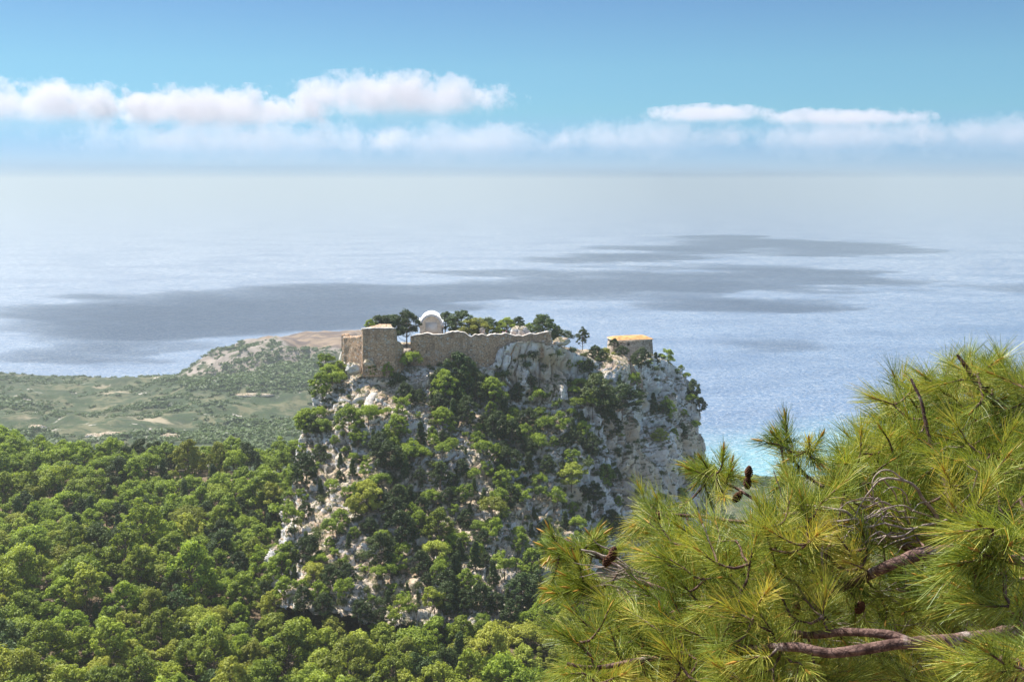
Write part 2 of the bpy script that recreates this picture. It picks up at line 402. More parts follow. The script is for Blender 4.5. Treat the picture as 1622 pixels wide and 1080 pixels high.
# ------------------------------------------------------------------ the rock massif (closed loft of rings)
LV = [
 [(430,950,225),(490,965,210),(620,985,209),(705,990,209),(795,1000,211),(860,1010,217),(930,1020,227),(990,1060,250),(1050,1100,272),(1110,1130,296),(1130,1130,318)],
 [(455,815,250),(500,870,229),(625,880,229),(705,890,230),(785,890,233),(850,890,239),(910,890,247),(970,900,264),(1035,910,280),(1095,900,305),(1122,880,325)],
 [(478,735,268),(520,780,248),(630,785,247),(705,785,249),(775,785,252),(840,785,258),(900,785,264),(960,800,276),(1025,790,288),(1085,785,311),(1113,760,329)],
 [(490,672,281),(540,690,267),(640,700,263),(705,700,265),(775,700,268),(830,700,272),(890,700,276),(945,710,284),(1010,710,293),(1075,700,316),(1110,695,333)],
 [(506,618,289),(560,630,280),(640,632,277),(705,630,281),(775,636,285.5),(820,640,287),(880,638,288),(935,640,290),(1000,640,298),(1055,640,322),(1098,640,337)],
 [(534,574,297.5),(573,582,289.3),(640,582,288.3),(705,580,288.5),(775,579,289.3),(800,546,290.7),(868,543,292.2),(915,560,298),(985,583,307),(1040,567,328),(1080,588,341)],
]
rings = []
for j, lv in enumerate(LV):
    f = np.array([P(*c) for c in lv])
    a, b = f[-1], f[0]
    t = np.linspace(0, 1, 10)[1:-1][:, None]
    back = a + (b - a) * t
    bulge = [50, 46, 42, 38, 34, 30][j]
    back[:, 1] += np.sin(t[:, 0] * math.pi) ** 0.6 * bulge
    back[:, 2] = np.minimum(back[:, 2], a[2] + (b[2] - a[2]) * t[:, 0])
    rings.append(np.concatenate([f, back]))
rings = np.array(rings)                      # 6 x 19 x 3
def loft(rings, nf=560, nb=120, nv=300):
    m = rings.shape[1]
    t = np.concatenate([np.linspace(0, 10, nf, endpoint=False), np.linspace(10, m, nb, endpoint=False)])
    i = t.astype(int); u = (t - i)[None, :, None]
    g = lambda k: rings[:, (i + k) % m]
    a, b, c, d = g(-1), g(0), g(1), g(2)
    H = 0.5 * (2 * b + (c - a) * u + (2 * a - 5 * b + 4 * c - d) * u ** 2 + (3 * b - a - 3 * c + d) * u ** 3)
    n = H.shape[0]; tv = np.linspace(0, n - 1 - 1e-6, nv); i = tv.astype(int); u = (tv - i)[:, None, None]
    g = lambda k: H[np.clip(i + k, 0, n - 1)]
    b, c = g(0), g(1)
    lin = b + (c - b) * u
    a, d = g(-1), g(2)
    cub = 0.5 * (2 * b + (c - a) * u + (2 * a - 5 * b + 4 * c - d) * u ** 2 + (3 * b - a - 3 * c + d) * u ** 3)
    return 0.5 * lin + 0.5 * cub
side = loft(rings)
rim = side[-1]
def plateau(X, Y):
    z = np.interp(X, [-60, -48, -38, -12, 10, 20, 30, 38, 47, 60], [-50, -48.4, -47.2, -46.6, -47.4, -49.3, -53.4, -58.6, -61.5, -64]) - 1.0
    z = z - np.maximum(0, Y - 304) * 0.17 * ss(42, 15, X)
    return z + (fbm(np.stack([X, Y, X * 0], -1).reshape(-1, 3) / 7.0, 4, 5).reshape(np.shape(X)) - 0.5) * 1.2
cen = np.array([np.interp(rim[:, 0], [-50, 60], [-44, 54]), np.interp(rim[:, 0], [-50, 60], [312, 350]), rim[:, 2]]).T
capn = 70
sv = np.linspace(0, 1, capn + 1)[1:]
cap = rim[None] + (cen - rim)[None] * (sv ** 1.3)[:, None, None]
pz = plateau(cap[..., 0], cap[..., 1])
k = ss(0.05, 0.2, sv ** 1.3)[:, None]
cap[..., 2] = rim[None, :, 2] * (1 - k) + pz * k
V = np.concatenate([side, cap]); nv, nu = V.shape[:2]
du = np.roll(V, -1, 1) - np.roll(V, 1, 1); dv = np.gradient(V, axis=0)
N = nrm(np.cross(du, dv)); 
pv = V.reshape(-1, 3); nn = N.reshape(-1, 3)
steep = 1 - np.clip(nn[:, 2], 0, 1)
wcap = np.ones((nv, nu)); wcap[len(side):] = 0.25; wcap[len(side) - 22:len(side)] = np.linspace(1, 0.25, 22)[:, None]; wcap = wcap.ravel()
big = (fbm(pv / 16.0, 3, 21) - 0.5) * 7.0
fiss = (ridged(pv / np.array((4.5, 4.5, 22.0)), 5, 22) - 0.62) * 6.5
d1, d2, idd = cells(pv / np.array((3.4, 3.4, 3.0)), 30)
blocks = (idd - 0.5) * 1.5 - 0.9 * ss(0.12, 0.0, d2 - d1)
d1b, d2b, idb = cells(pv / np.array((1.3, 1.3, 1.5)), 40)
small = (idb - 0.5) * 0.5 - 0.35 * ss(0.12, 0.0, d2b - d1b)
fine = (fbm(pv / 1.6, 4, 25) - 0.5) * 1.3
e1, e2, eid = cells((pv + (fbm(pv / 5.0, 3, 55) - 0.5)[:, None] * 4) / np.array((4.0, 4.0, 17.0)), 50)
st_ = ss(0.3, 0.65, steep)
slab = st_ * ((eid - 0.5) * 3.2 - 1.8 * ss(0.10, 0.0, e2 - e1))
disp = slab + big * 0.8 + fiss * ss(0.25, 0.7, steep) + (blocks + small) * (0.9 - 0.65 * ss(0.35, 0.6, steep)) + fine
px_, py_ = proj(pv)
front = (pv[:, 1] < 345)
def dimple(cx, cy, rx, ry, depth):
    q = ((px_ - cx) / rx) ** 2 + ((py_ - cy) / ry) ** 2
    return -depth * np.exp(-q ** 2) * front
disp = disp * wcap
disp += dimple(868, 588, 24, 22, 5.0) + dimple(1046, 627, 11, 10, 4.0) + dimple(961, 760, 8, 13, 4.0) + dimple(990, 752, 10, 10, 3.0) + dimple(843, 600, 9, 12, 2.5)
disp += dimple(1030, 665, 20, 60, 4.5) + dimple(915, 600, 22, 30, 4) - dimple(975, 590, 22, 30, 3.0) * 1.0
pv2 = pv + nn * disp[:, None]
mb = MB(); mb.add(pv2, grid_faces(nu, nv, True)); 
rock = mb.build('rock_hill', M['rock'], smooth=False)
tag(rock, 'steep pale limestone rock hill carrying the castle ruin', kind='structure')
fa = grid_faces(nu, nv, True)
BV = BVHTree.FromPolygons([tuple(p) for p in pv2], [tuple(map(int, f)) for f in fa])
print('rock', time.time() - T0, len(pv2))
def cast(px, py):
    d = Vector(P(px, py, 1.0)).normalized()
    h = BV.ray_cast(Vector((0, 0, 0)), d)
    return (np.array(h[0]), np.array(h[1])) if h[0] is not None else (None, None)
def drop(x, y, z0=20):
    h = BV.ray_cast(Vector((x, y, z0)), Vector((0, 0, -1)))
    r = h[0].z if h[0] is not None else -999
    return max(r, gz(x, y))

# ------------------------------------------------------------------ castle
def wall(name, line, thick, label, mat='masonry', group=None, coping=None, back=1):
    """line: list of (px, py_top, py_bottom, Y) ; a solid wall following them, with an uneven top"""
    a = np.array([P(l[0], l[1], l[3]) for l in line]); b = np.array([P(l[0], l[2], l[3]) for l in line])
    seg = np.concatenate([[0], np.cumsum(np.linalg.norm(np.diff(a[:, :2], axis=0), axis=1))])
    n = max(4, int(seg[-1] / 0.4)); t = np.linspace(0, seg[-1], n)
    A = np.stack([np.interp(t, seg, a[:, k]) for k in range(3)], 1); Bz = np.interp(t, seg, b[:, 2]) - 3.0
    jag = (fbm(np.column_stack([t / 1.3, t * 0, t * 0 + len(line)]), 4, 33, 0.65) - 0.5) * (1.0 if len(line) > 3 and name == 'castle_wall' else 0.15)
    A[:, 2] += jag
    d = nrm(np.gradient(A[:, :2], axis=0)); nb = np.stack([-d[:, 1], d[:, 0]], 1); nb *= np.where(nb[:, 1:2] < 0, -1, 1)
    nh = 22; V_ = []
    for i in range(nh):                        # front
        f = i / (nh - 1); V_.append(np.column_stack([A[:, :2] - nb * (1 - f) * 0.35, Bz + (A[:, 2] - Bz) * f]))
    V_.append(np.column_stack([A[:, :2] + nb * thick, A[:, 2] + 0.05])); 
    for i in range(8):
        f = 1 - i / 7 * 1.0
        if i: V_.append(np.column_stack([A[:, :2] + nb * thick, Bz + (A[:, 2] - Bz) * f]))
    V_ = np.array(V_)
    q = V_.reshape(-1, 3)
    nz_ = (fbm(q / 1.1, 4, 61) - 0.5) * 0.5
    V_[:, :, 1] -= nz_.reshape(V_.shape[:2]); 
    org = A.mean(0); org[2] = Bz.min()
    mb = MB(); mb.add((V_ - org).reshape(-1, 3), grid_faces(n, len(V_)))
    # end faces
    for e in (0, n - 1):
        ring = V_[:, e] - org; m_ = len(ring)
        qf = []
        for i in range(0, m_ // 2 - 1): qf.append((i, i + 1, m_ - 2 - i, m_ - 1 - i))
        mb.add(ring, qf)
    o = mb.build(name, M[mat]); o.location = org
    tag(o, label, 'wall', group)
    if coping:
        mc = MB(); A2 = A.copy(); hh = 0.2; cw = min(thick * 0.8, 1.1)
        r = np.array([np.column_stack([A2[:, :2] - nb * 0.12, A2[:, 2] + 0.012]), np.column_stack([A2[:, :2] - nb * 0.12, A2[:, 2] + hh]),
                      np.column_stack([A2[:, :2] + nb * cw, A2[:, 2] + hh]), np.column_stack([A2[:, :2] + nb * cw, A2[:, 2] + 0.012])])
        r[..., 2] += (fbm(r.reshape(-1, 3) / 0.8, 3, 8).reshape(r.shape[:2]) - 0.5) * 0.35
        r[..., 1] -= (fbm(r.reshape(-1, 3) / 0.7, 3, 9).reshape(r.shape[:2]) - 0.5) * 0.3
        rr = np.concatenate([r, r[:1]]); mc.add((rr - org).reshape(-1, 3), grid_faces(n, 5))
        mc.build('coping', M['coping'], o)
    return o
wall('castle_wall', [(541,529,568,296),(543,529,568,295.6),(544,534,570,295),(552,533,572,293.5),(560,533,573,291.5),(568,532,576,289.5),(574,530,578,288)], 2.2,
     'low ruined brown castle wall at the far left edge of the rock', group='castle walls')
wall('castle_tower', [(573,522,579,286.5),(574,521,579,284.2),(590,520.5,580,283.6),(610,520.5,580,283.6),(625,520.5,580,284.0),(627,521,580,284.4),(628,541,581,284.5),(634,543,580,285.3),(639,552,580,287.5)], 9.0,
     'tall square brown bastion of the castle with a straight top beside the gateway gap', coping=True)
wall('castle_wall', [(650,534,577,289.5),(656,531,578,289.3),(664,530,578,289.2),(676,529,578,289.2),(690,530,578,289),(704,530,578,289),(712,527,578,289),(722,525,578,289.1),(732,526,578,289.3),(738,529,578,289.4),(743,534,578,289.4),(748,534,578,289.4),(753,530,578,289.5),(764,531,579,289.8),(772,533,579,290),(778,530,577,290.4),(790,529.5,560,291),(803,529,552,291.4),(808,532,552,291.6),(815,533,552,291.8),(826,532.5,552,292.2),(840,529.5,551,292.4),(856,528,550,292.6),(871,526,548,292.8),(873,526,548,294.5)], 1.7,
     'long brown curtain wall with an uneven pale top running along the cliff edge', group='castle walls', coping=True)
wall('castle_wall', [(984,577,604,306.5),(990,574,606,306),(1000,575,608,306.5),(1005,583,612,308),(1012,592,618,310),(1018,603,622,312)], 1.5,
     'reddish broken piece of castle wall on the right cliff below the roofed building', 'red_masonry', group='castle walls')

# gateway rubble between bastion and curtain wall
mb = MB()
rr = random.Random(3)
for i in range(60):
    px, py = rr.uniform(629, 658), rr.uniform(521, 572); Y = 294 - (py - 521) * 0.14
    p = P(px, py, Y); p[2] = min(p[2], -48.3)
    r = rr.uniform(0.5, 1.3)
    blob(mb, p, (r, r * 0.8, r * 0.75), 9, 6, 0.35, 1.2, i)
tag(mb.build('rubble', M['pale_masonry']), 'pale broken rubble filling the gateway gap beside the bastion', kind='stuff')

# chapel
cb = P(683.5, 529, 302); cz = cb[2] - 0.8
ch = empty('chapel', (cb[0], cb[1], cz), R(4))
tag(ch, 'small whitewashed chapel with rounded vault roof behind the castle wall', 'chapel')
W2, D2 = 3.05, 8.5
sp_h = 3.55; Ri, Ro = 2.75, 3.35
def arch_pts(r, z0, n=25, k=1.0): 
    t = np.linspace(math.pi, 0, n); return np.stack([r * np.cos(t), z0 + k * r * np.sin(t)], 1)
# body wall (cream), with arched gable recess
mb = MB()
prof = np.concatenate([[[-W2, 0]], [[-W2, sp_h]], arch_pts(Ri, sp_h)[1:-1], [[W2, sp_h]], [[W2, 0]]])
n = len(prof)
v = np.concatenate([np.column_stack([prof[:, 0], np.full(n, 0.35), prof[:, 1]]), np.column_stack([prof[:, 0], np.full(n, D2), prof[:, 1]])])
f = [(i, i + 1, n + i + 1, n + i) for i in range(n - 1)]
for i in range(n // 2 - 1 + n % 2): 
    j = n - 1 - i
    if j - 1 > i + 0: f.append((i, i + 1, j - 1, j))
f2 = [tuple(n + np.array(q)) for q in f[n - 1:]]
mb.add(v, np.array(f + f2))
mb.build('wall', M['cream'], ch)
mb = MB()                                  # vault shell with thick white rim
for (y0, y1, ro) in ((0.0, D2 + 0.2, Ro),):
    o_, i_ = arch_pts(ro, sp_h - 0.15), arch_pts(Ri + 0.02, sp_h - 0.15)
    n = len(o_); ring = np.concatenate([o_, i_[::-1]]); m_ = len(ring)
    v = np.concatenate([np.column_stack([ring[:, 0], np.full(m_, y), ring[:, 1]]) for y in (y0, y1)])
    f = [(i, (i + 1) % m_, m_ + (i + 1) % m_, m_ + i) for i in range(m_)]
    f += [(i, i + 1, m_ - 2 - i, m_ - 1 - i) for i in range(n - 1)] + [(m_ + i, m_ + i + 1, 2 * m_ - 2 - i, 2 * m_ - 1 - i) for i in range(n - 1)]
    mb.add(v, np.array(f))
mb.build('vault_roof', M['white'], ch)
for s in (-1, 1):
    mb = MB(); box(mb, (min(s * 2.85, s * 3.75), 0.05, sp_h - 0.75), (max(s * 2.85, s * 3.75), D2 + 0.1, sp_h + 0.95)); mb.build('parapet', M['white'], ch)
mb = MB(); box(mb, (-1.75, 0.2, 0.1), (1.75, 0.37, sp_h + 0.35)); mb.build('blind_niche', plain('pale_niche', (0.90, 0.84, 0.73), 0.03), ch)
mb = MB(); box(mb, (-1.6, 0.1, sp_h + 0.42), (1.5, 0.33, sp_h + 0.6)); mb.build('ledge', M['white'], ch)
mb = MB(); box(mb, (-0.06, 0.1, 6.75), (0.06, 0.22, 7.75)); box(mb, (-0.28, 0.1, 7.3), (-0.062, 0.22, 7.42)); box(mb, (0.062, 0.1, 7.3), (0.28, 0.22, 7.42)); mb.build('cross', M['bark'], ch)
for s in (-1, 1):
    mb = MB(); box(mb, (min(s * 3.02, s * 3.5), 0.3, -0.5), (max(s * 3.02, s * 3.5), D2, sp_h - 0.76)); mb.build('side_wall', M['cream'] if s < 0 else M['pale_masonry'], ch)

# roofed stone building on the right
bb = P(1003, 560, 333)
hb = empty('stone_building', tuple(bb), R(14)); bw, bd, bh = 6.6, 6.5, 4.4
tag(hb, 'small stone building with low ochre roof above the right cliff', 'building')
mb = MB(); n = 40
v = []
for z_ in np.linspace(-3, bh, 14):
    for (x_, y_) in ((-bw, 0), (bw, 0), (bw, bd), (-bw, bd)):
        v.append((x_ * (1.0 + 0.012 * (bh - z_)), y_ - 0.05 * (bh - z_) * (1 if y_ == 0 else -1), z_))
mb.add(v, [(4 * i + j, 4 * i + (j + 1) % 4, 4 * i + 4 + (j + 1) % 4, 4 * i + 4 + j) for i in range(13) for j in range(4)] + [(52, 53, 54, 55)])
mb.build('wall', M['pale_masonry'], hb)
mb = MB(); ov = 0.3
gx = np.linspace(-bw - ov, bw + ov, 40); gyy = np.linspace(-ov, bd + ov, 22); XX, YY = np.meshgrid(gx, gyy)
ed = np.minimum.reduce([XX - gx[0], gx[-1] - XX, (YY - gyy[0]) * 1.0, (gyy[-1] - YY) * 1.0])
ZZ = bh + 0.28 + 0.95 * np.clip(ed / 3.0, 0, 1) ** 0.75 + (fbm(np.stack([XX, YY, XX * 0], -1).reshape(-1, 3) / 1.0, 3, 3).reshape(XX.shape) - 0.5) * 0.16
mb.add(np.stack([XX, YY, ZZ], -1).reshape(-1, 3), grid_faces(40, 22))
mb.build('roof', M['ochre'], hb, smooth=True)
mb = MB(); box(mb, (-bw - ov - 0.03, -ov - 0.03, bh + 0.004), (bw + ov + 0.03, bd + ov + 0.03, bh + 0.27)); mb.build('cornice', M['coping'], hb)
mb = MB(); box(mb, (-2.1, -0.16, 2.75), (-1.35, 0.12, 3.6)); mb.build('window', M['black'], hb)

# big tent-shaped rock behind the curtain wall, and a few more blocks
def boulder(px, py, Y, r, label, seed, group=None):
    p = P(px, py, Y); mb = MB(); blob(mb, (0, 0, 0), r, 34, 22, 0.55, 1.5, seed)
    o = mb.build('boulder', M['rock']); o.location = p
    tag(o, label, 'boulder', group)
boulder(824, 531, 297, (3.1, 2.2, 2.6), 'pointed pale boulder standing behind the curtain wall', 5)
boulder(764, 524, 298, (0.9, 0.8, 1.1), 'small round pale rock above the dip in the curtain wall', 6)
boulder(585, 574, 283.5, (1.5, 1.2, 1.2), 'smooth pale boulder leaning against the foot of the bastion', 7)
boulder(560, 584, 286, (2.2, 1.8, 1.7), 'large pale boulder below the low ruined wall', 8)
boulder(888, 541, 296, (2.3, 2.0, 1.2), 'flat pale boulder just past the right end of the curtain wall', 9)
boulder(1027, 568, 327, (2.6, 2.0, 1.6), 'weathered grey boulder under the roofed stone building', 12)

# stairs: three flights on the left shoulder
def stairs(line, w, n, label):
    pts = []
    for (px, py) in line:
        h, _ = cast(px, py); pts.append(h)
    pts = spline(np.array(pts), n)
    pts[:, 2] = np.linspace(pts[0, 2], pts[-1, 2], n) + 0.5 * (pts[:, 2] - np.linspace(pts[0, 2], pts[-1, 2], n))
    org = pts[0].copy(); mb = MB()
    for i in range(n - 1):
        a, b = pts[i], pts[i + 1]; d = b[:2] - a[:2]; L_ = np.linalg.norm(d) + 1e-6; an = math.atan2(d[1], d[0])
        Rm = np.array([[math.cos(an), -math.sin(an), 0], [math.sin(an), math.cos(an), 0], [0, 0, 1]])
        ww = w * random.uniform(0.85, 1.1)
        box(mb, (-0.05, -ww / 2, -1.6), (L_ * 0.93, ww / 2, 0.42 + random.uniform(-.03, .03) + i * 0.0005), (Rm, a - org + np.array((0, 0, 0.0))), random.random())
    o = mb.build('stone_steps', M['stone']); o.location = org
    tag(o, label, 'stairs', 'stone steps climbing to the castle')
stairs([(662, 610), (675, 604), (683, 594), (682, 579)], 2.2, 16, 'flight of pale stone steps rising to the foot of the curtain wall')
stairs([(595, 657), (586, 645), (585, 636), (594, 622)], 2.4, 20, 'wide zigzag flight of stone steps on the left shoulder of the rock')
# revetment wall under the upper path
pts = [(640, 613), (652, 609), (664, 606), (674, 602), (684, 597), (689, 588)]
ln = []
for px, py in pts:
    h, _ = cast(px, py + 5)
    if h is not None: ln.append((px, py - 1, py + 9, float(h[1]) - 0.9))
wall('retaining_wall', ln, 1.2, 'low curved dry-stone retaining wall under the upper steps', 'pale_masonry')

# ------------------------------------------------------------------ vegetation meshes
def leaf_cloud(mb, c, r, n, size, rg, tone, up=0.45, flat=0.95):
    d = nrm(rg.normal(size=(n, 3))); d[:, 2] = np.abs(d[:, 2]) * 1.1 - 0.35; d = nrm(d)
    rad = r * (0.42 + 0.78 * rg.random(n) ** 0.8)
    p = np.asarray(c) + d * rad[:, None] * np.array((1, 1, flat))
    nm = nrm(d + rg.normal(size=(n, 3)) * 0.55 + np.array((0, 0, up)))
    a = nrm(np.cross(nm, rg.normal(size=(n, 3)))); b = np.cross(nm, a)
    s = size * (0.6 + 0.8 * rg.random(n))[:, None]
    q = np.stack([p - a * s - b * s * .12, p + b * s * 0.5, p + a * s + b * s * .1, p - b * s * 0.5], 1)
    q += (d * s * 0.25)[:, None]
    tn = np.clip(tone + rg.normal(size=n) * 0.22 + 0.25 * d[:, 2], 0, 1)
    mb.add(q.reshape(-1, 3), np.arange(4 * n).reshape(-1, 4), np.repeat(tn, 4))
def make_pine(seed, h=8.0, r=3.6, style='dense', dens=1.0):
    rg = np.random.default_rng(seed); trunk = MB(); crown = MB()
    lean = rg.normal(size=2) * 0.35
    zt = h * 0.9
    tp = spline([(0, 0, -1.2), (lean[0] * .4, lean[1] * .4, h * .3), (lean[0] * 1.2, lean[1], h * .62), (lean[0] * .9, lean[1] * 1.3, zt)], 9)
    tube(trunk, tp, np.linspace(0.20, 0.05, 9) * h / 8, 6)
    nc = {'dense': 58, 'umbrella': 26, 'open': 20, 'cone': 34}[style]
    gap = rg.random(2) * 6.28
    for i in range(nc):
        an = i * 2.399 + rg.random() * 0.7; u = (i + .5) / nc
        if style != 'cone' and u > 0.15 and min(abs((an - g_ + math.pi) % 6.283 - math.pi) for g_ in gap) < 0.42 and rg.random() < 0.75: continue
        if style == 'dense':
            z = h * (0.30 + 0.70 * (1 - u) ** 0.85); q_ = (z / h - 0.2) / 0.8; prof = math.sin(math.pi * min(1, 0.12 + 0.85 * q_)) ** 0.75
            rr_ = r * prof * (0.3 + 0.85 * rg.random() ** 0.6); cr_ = rg.uniform(0.4, 0.95) * r / 3.6; z += rg.normal() * 0.35
        elif style == 'umbrella':
            rr_ = r * math.sqrt(u) * 0.95; z = h * (0.98 - 0.28 * u ** 1.5) - rg.random() * h * 0.12; cr_ = rg.uniform(0.7, 1.2) * r / 3.6
        elif style == 'open':
            rr_ = r * (0.25 + 0.75 * rg.random()); z = h * rg.uniform(0.45, 0.98); cr_ = rg.uniform(0.6, 1.1) * r / 3.4
        else:
            z = h * (0.2 + 0.8 * (1 - u) ** 0.9); rr_ = r * (1.05 - z / h) * (0.5 + 0.6 * rg.random()); cr_ = rg.uniform(0.5, 0.85) * r / 2.4
        rr_ = max(0.1, rr_)
        c = np.array((lean[0] * z / h + rr_ * math.cos(an), lean[1] * z / h + rr_ * math.sin(an), z))
        if rr_ > 0.5:
            s0 = tp[min(8, max(1, int((z / h - 0.12) * 8.5)))]
            tube(trunk, spline([s0, (s0 + c) / 2 + (0, 0, -0.25), c], 5), np.linspace(0.07, 0.02, 5) * h / 8, 4)
        leaf_cloud(crown, c, cr_, int(120 * dens * (cr_ / 1.0) ** 1.5) + 20, 0.22 / math.sqrt(dens) * (1.0 if style != 'cone' else 0.8), rg, rg.uniform(0.25, 0.75))
        for k in range(2):
            cc = c + nrm(rg.normal(size=3)) * cr_ * 0.8
            leaf_cloud(crown, cc, cr_ * 0.5, int(30 * dens) + 5, 0.2 / math.sqrt(dens), rg, rg.uniform(0.3, 0.8))
    return trunk.mesh('trunk'), crown.mesh('crown')
def make_shrub(seed, r=1.5, dens=1.0):
    rg = np.random.default_rng(seed); mb = MB()
    for i in range(9):
        an = rg.random() * 6.28; q = r * 0.6 * rg.random() ** .5
        leaf_cloud(mb, (q * math.cos(an), q * math.sin(an), r * rg.uniform(0.25, 0.75)), r * rg.uniform(0.35, 0.6), int(60 * dens), 0.17 * r / 1.5, rg, rg.uniform(.2, .8), flat=0.9)
    for k in range(5): 
        an = rg.random() * 6.28
        tube(mb, spline([(0, 0, -0.4), (math.cos(an) * r * .2, math.sin(an) * r * .2, r * .4), (math.cos(an) * r * .5, math.sin(an) * r * .5, r * .8)], 4), [0.06, 0.04, 0.03, 0.01], 4, 0.0)
    return mb.mesh('shrub')
LIB = {
 'dense': [make_pine(100 + i, 9.6, 3.4 + 0.25 * (i % 3), 'dense') for i in range(7)],
 'umbrella': [make_pine(200 + i, 7.6, 3.5, 'umbrella') for i in range(4)],
 'open': [make_pine(300 + i, 8.0, 2.9, 'open') for i in range(4)],
 'cone': [make_pine(400 + i, 8.0, 1.9, 'cone', 1.2) for i in range(4)],
}
SHR = [make_shrub(500 + i) for i in range(6)]
for kk, l in LIB.items():
    for t, c in l:
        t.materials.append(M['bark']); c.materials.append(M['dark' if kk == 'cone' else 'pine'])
SHD = [s.copy() for s in SHR]
for s in SHR: s.materials.append(M['shrub'])
for s in SHD: s.materials.append(M['dark'])
DARKLIB = []
for t, c in LIB['dense'][:5]:
    c2 = c.copy(); c2.materials.clear(); c2.materials.append(M['dark']); DARKLIB.append((t, c2))
print('lib', time.time() - T0)

trees = []      # (apparent size, kind, loc, scale, rot, label, group)
def put_tree(kind, loc, sc, label, group, idx=None, rz=None, name='pine_tree', cat='pine tree', zs=1.0):
    lib = DARKLIB if kind == 'darkpine' else LIB[kind]
    t, c = lib[random.randrange(len(lib)) if idx is None else idx % len(lib)]
    kx = random.uniform(0.85, 1.18); e = empty(name, tuple(loc), random.uniform(0, 6.28) if rz is None else rz, (sc * kx, sc / kx, sc * zs * random.uniform(0.88, 1.12)))
    for nm, me in (('trunk', t), ('crown', c)):
        o = bpy.data.objects.new(nm, me); COL.objects.link(o); o.parent = e
    tag(e, label, cat, group); return e
def put_shrub(loc, sc, dark, label, group, zs=1.0):
    o = bpy.data.objects.new('shrub', random.choice(SHD if dark else SHR)); COL.objects.link(o)
    o.location = tuple(loc); o.scale = (sc, sc, sc * zs); o.rotation_euler = (random.uniform(-.1, .1), 0, random.uniform(0, 6.28))
    tag(o, label, 'shrub', group)

# --- plateau trees (each its own label); (px, py_base, Y, scale, kind, height stretch, label)
PL = [
 (600,524,296,1.0,'darkpine',0.62,'dark spreading pine behind the left half of the bastion'),
 (622,524,299,0.95,'darkpine',0.72,'dark pine with ragged top between bastion and black cypress-like tree'),
 (644,524,297,0.75,'darkpine',0.95,'black-green tree just to the left of the white chapel'),
 (587,521,291,0.32,'dense',0.9,'small bright green bush growing on the corner of the bastion top'),
 (705,514,309,0.62,'darkpine',0.8,'dark small pine peeping out just past the chapel'),
 (733,524,303,1.0,'darkpine',0.72,'tall dark green pine rising above the middle of the curtain wall'),
 (753,526,300,1.0,'dense',0.70,'rounded green pine above the dip in the curtain wall'),
 (772,525,305,0.85,'darkpine',0.78,'dark pine between the round green pine and the olive-like ones'),
 (800,522,306,0.7,'dense',0.8,'loose pale green pine behind the two walkers'),
 (820,520,309,0.7,'darkpine',0.85,'spiky dark pine behind the pointed boulder'),
 (838,524,306,0.55,'dense',0.8,'low green pine between pointed boulder and the tallest dome-shaped one'),
 (861,530,303,0.98,'darkpine',0.90,'tallest dome-shaped green pine near the right end of the curtain wall'),
 (888,537,305,0.72,'darkpine',0.75,'dark low pine past the end of the curtain wall'),
 (923,537,309,0.42,'darkpine',1.05,'lone small dark tree standing on the bare ledge between wall and building'),
 (944,562,305,0.6,'darkpine',0.85,'dense dark pine on the ledge halfway to the roofed building'),
 (957,566,306,0.55,'dense',0.8,'green pine on the ledge left of the roofed building'),
 (972,545,325,0.55,'darkpine',0.9,'dark tree at the left corner of the roofed building'),
 (985,567,322,0.6,'darkpine',0.95,'dark bushy tree in front of the window of the roofed building'),
 (1016,571,322,0.62,'cone',0.95,'pointed dark tree in front of the roofed building wall'),
 (1004,575,320,0.5,'darkpine',0.8,'low dark tree below the roofed building wall'),
 (1047,568,334,0.5,'darkpine',0.9,'dark round tree just right of the roofed building'),
 (1060,580,338,0.42,'darkpine',0.8,'small dark tree on the right shoulder of the cliff'),
 (1078,592,339,0.35,'dense',0.8,'yellowish small tree at the right rim of the cliff'),
]
for i, (px, py, Y, sc, kd, zs, lb) in enumerate(PL):
    p = P(px, py, Y); p[2] = max(drop(p[0], p[1]), p[2] - 2.0) - 0.1 if drop(p[0], p[1]) > p[2] - 6 else p[2]
    tgt = P(px, py, Y)[2]
    if p[2] < tgt - 1.2: p[2] = tgt - 1.2
    if p[2] > tgt + 1.2: p[2] = tgt + 0.6
    if px < 960: sc *= 1.28; zs *= 0.95; p[2] -= 2.9 * sc * zs
    else: sc *= 0.8; p[2] -= 1.2 * sc
    put_tree(kd, p, sc, lb, None, idx=i, zs=zs, name='cypress_tree' if kd == 'cone' else 'pine_tree', cat='cypress tree' if kd == 'cone' else 'pine tree')

# --- forest on the saddle
def poisson(n, fn, dmin, seed):
    rg = np.random.default_rng(seed); pts = []; cell = {}
    for _ in range(n):
        p = fn(rg); 
        if p is None: continue
        d = dmin * (p[3] if len(p) > 3 else 1)
        k0 = (int(p[0] // dmin), int(p[1] // dmin)); ok = True
        for a in (-1, 0, 1):
            for b in (-1, 0, 1):
                for q in cell.get((k0[0] + a, k0[1] + b), ()):
                    if (q[0] - p[0]) ** 2 + (q[1] - p[1]) ** 2 < d * d: ok = False
        if ok: pts.append(p); cell.setdefault(k0, []).append(p)
    return pts
def fpt(rg):
    Y = rg.uniform(128, 338); X = rg.uniform(-0.56 * Y - 6, 34 if Y < 225 else 0)
    px, py = proj(np.array((X, Y, -88.0)))
    # keep off the massif and out of the clearings
    h = BV.ray_cast(Vector((X, Y, 20)), Vector((0, 0, -1)))
    if px < -30 or py > 1135: return None
    g0 = gz(X, Y)
    if h[0] is not None and h[0].z > g0 + 0.5: return None
    if Y > 230 and px > 470: return None
    if ((px - 340) / 95) ** 2 + ((py - 735) / 13) ** 2 < 1: return None
    if ((px - 60) / 50) ** 2 + ((py - 830) / 24) ** 2 < 1 and rg.random() < 0.8: return None
    return (X, Y, g0)
fp = poisson(14000, fpt, 4.35, 5)
print('forest', len(fp), time.time() - T0)
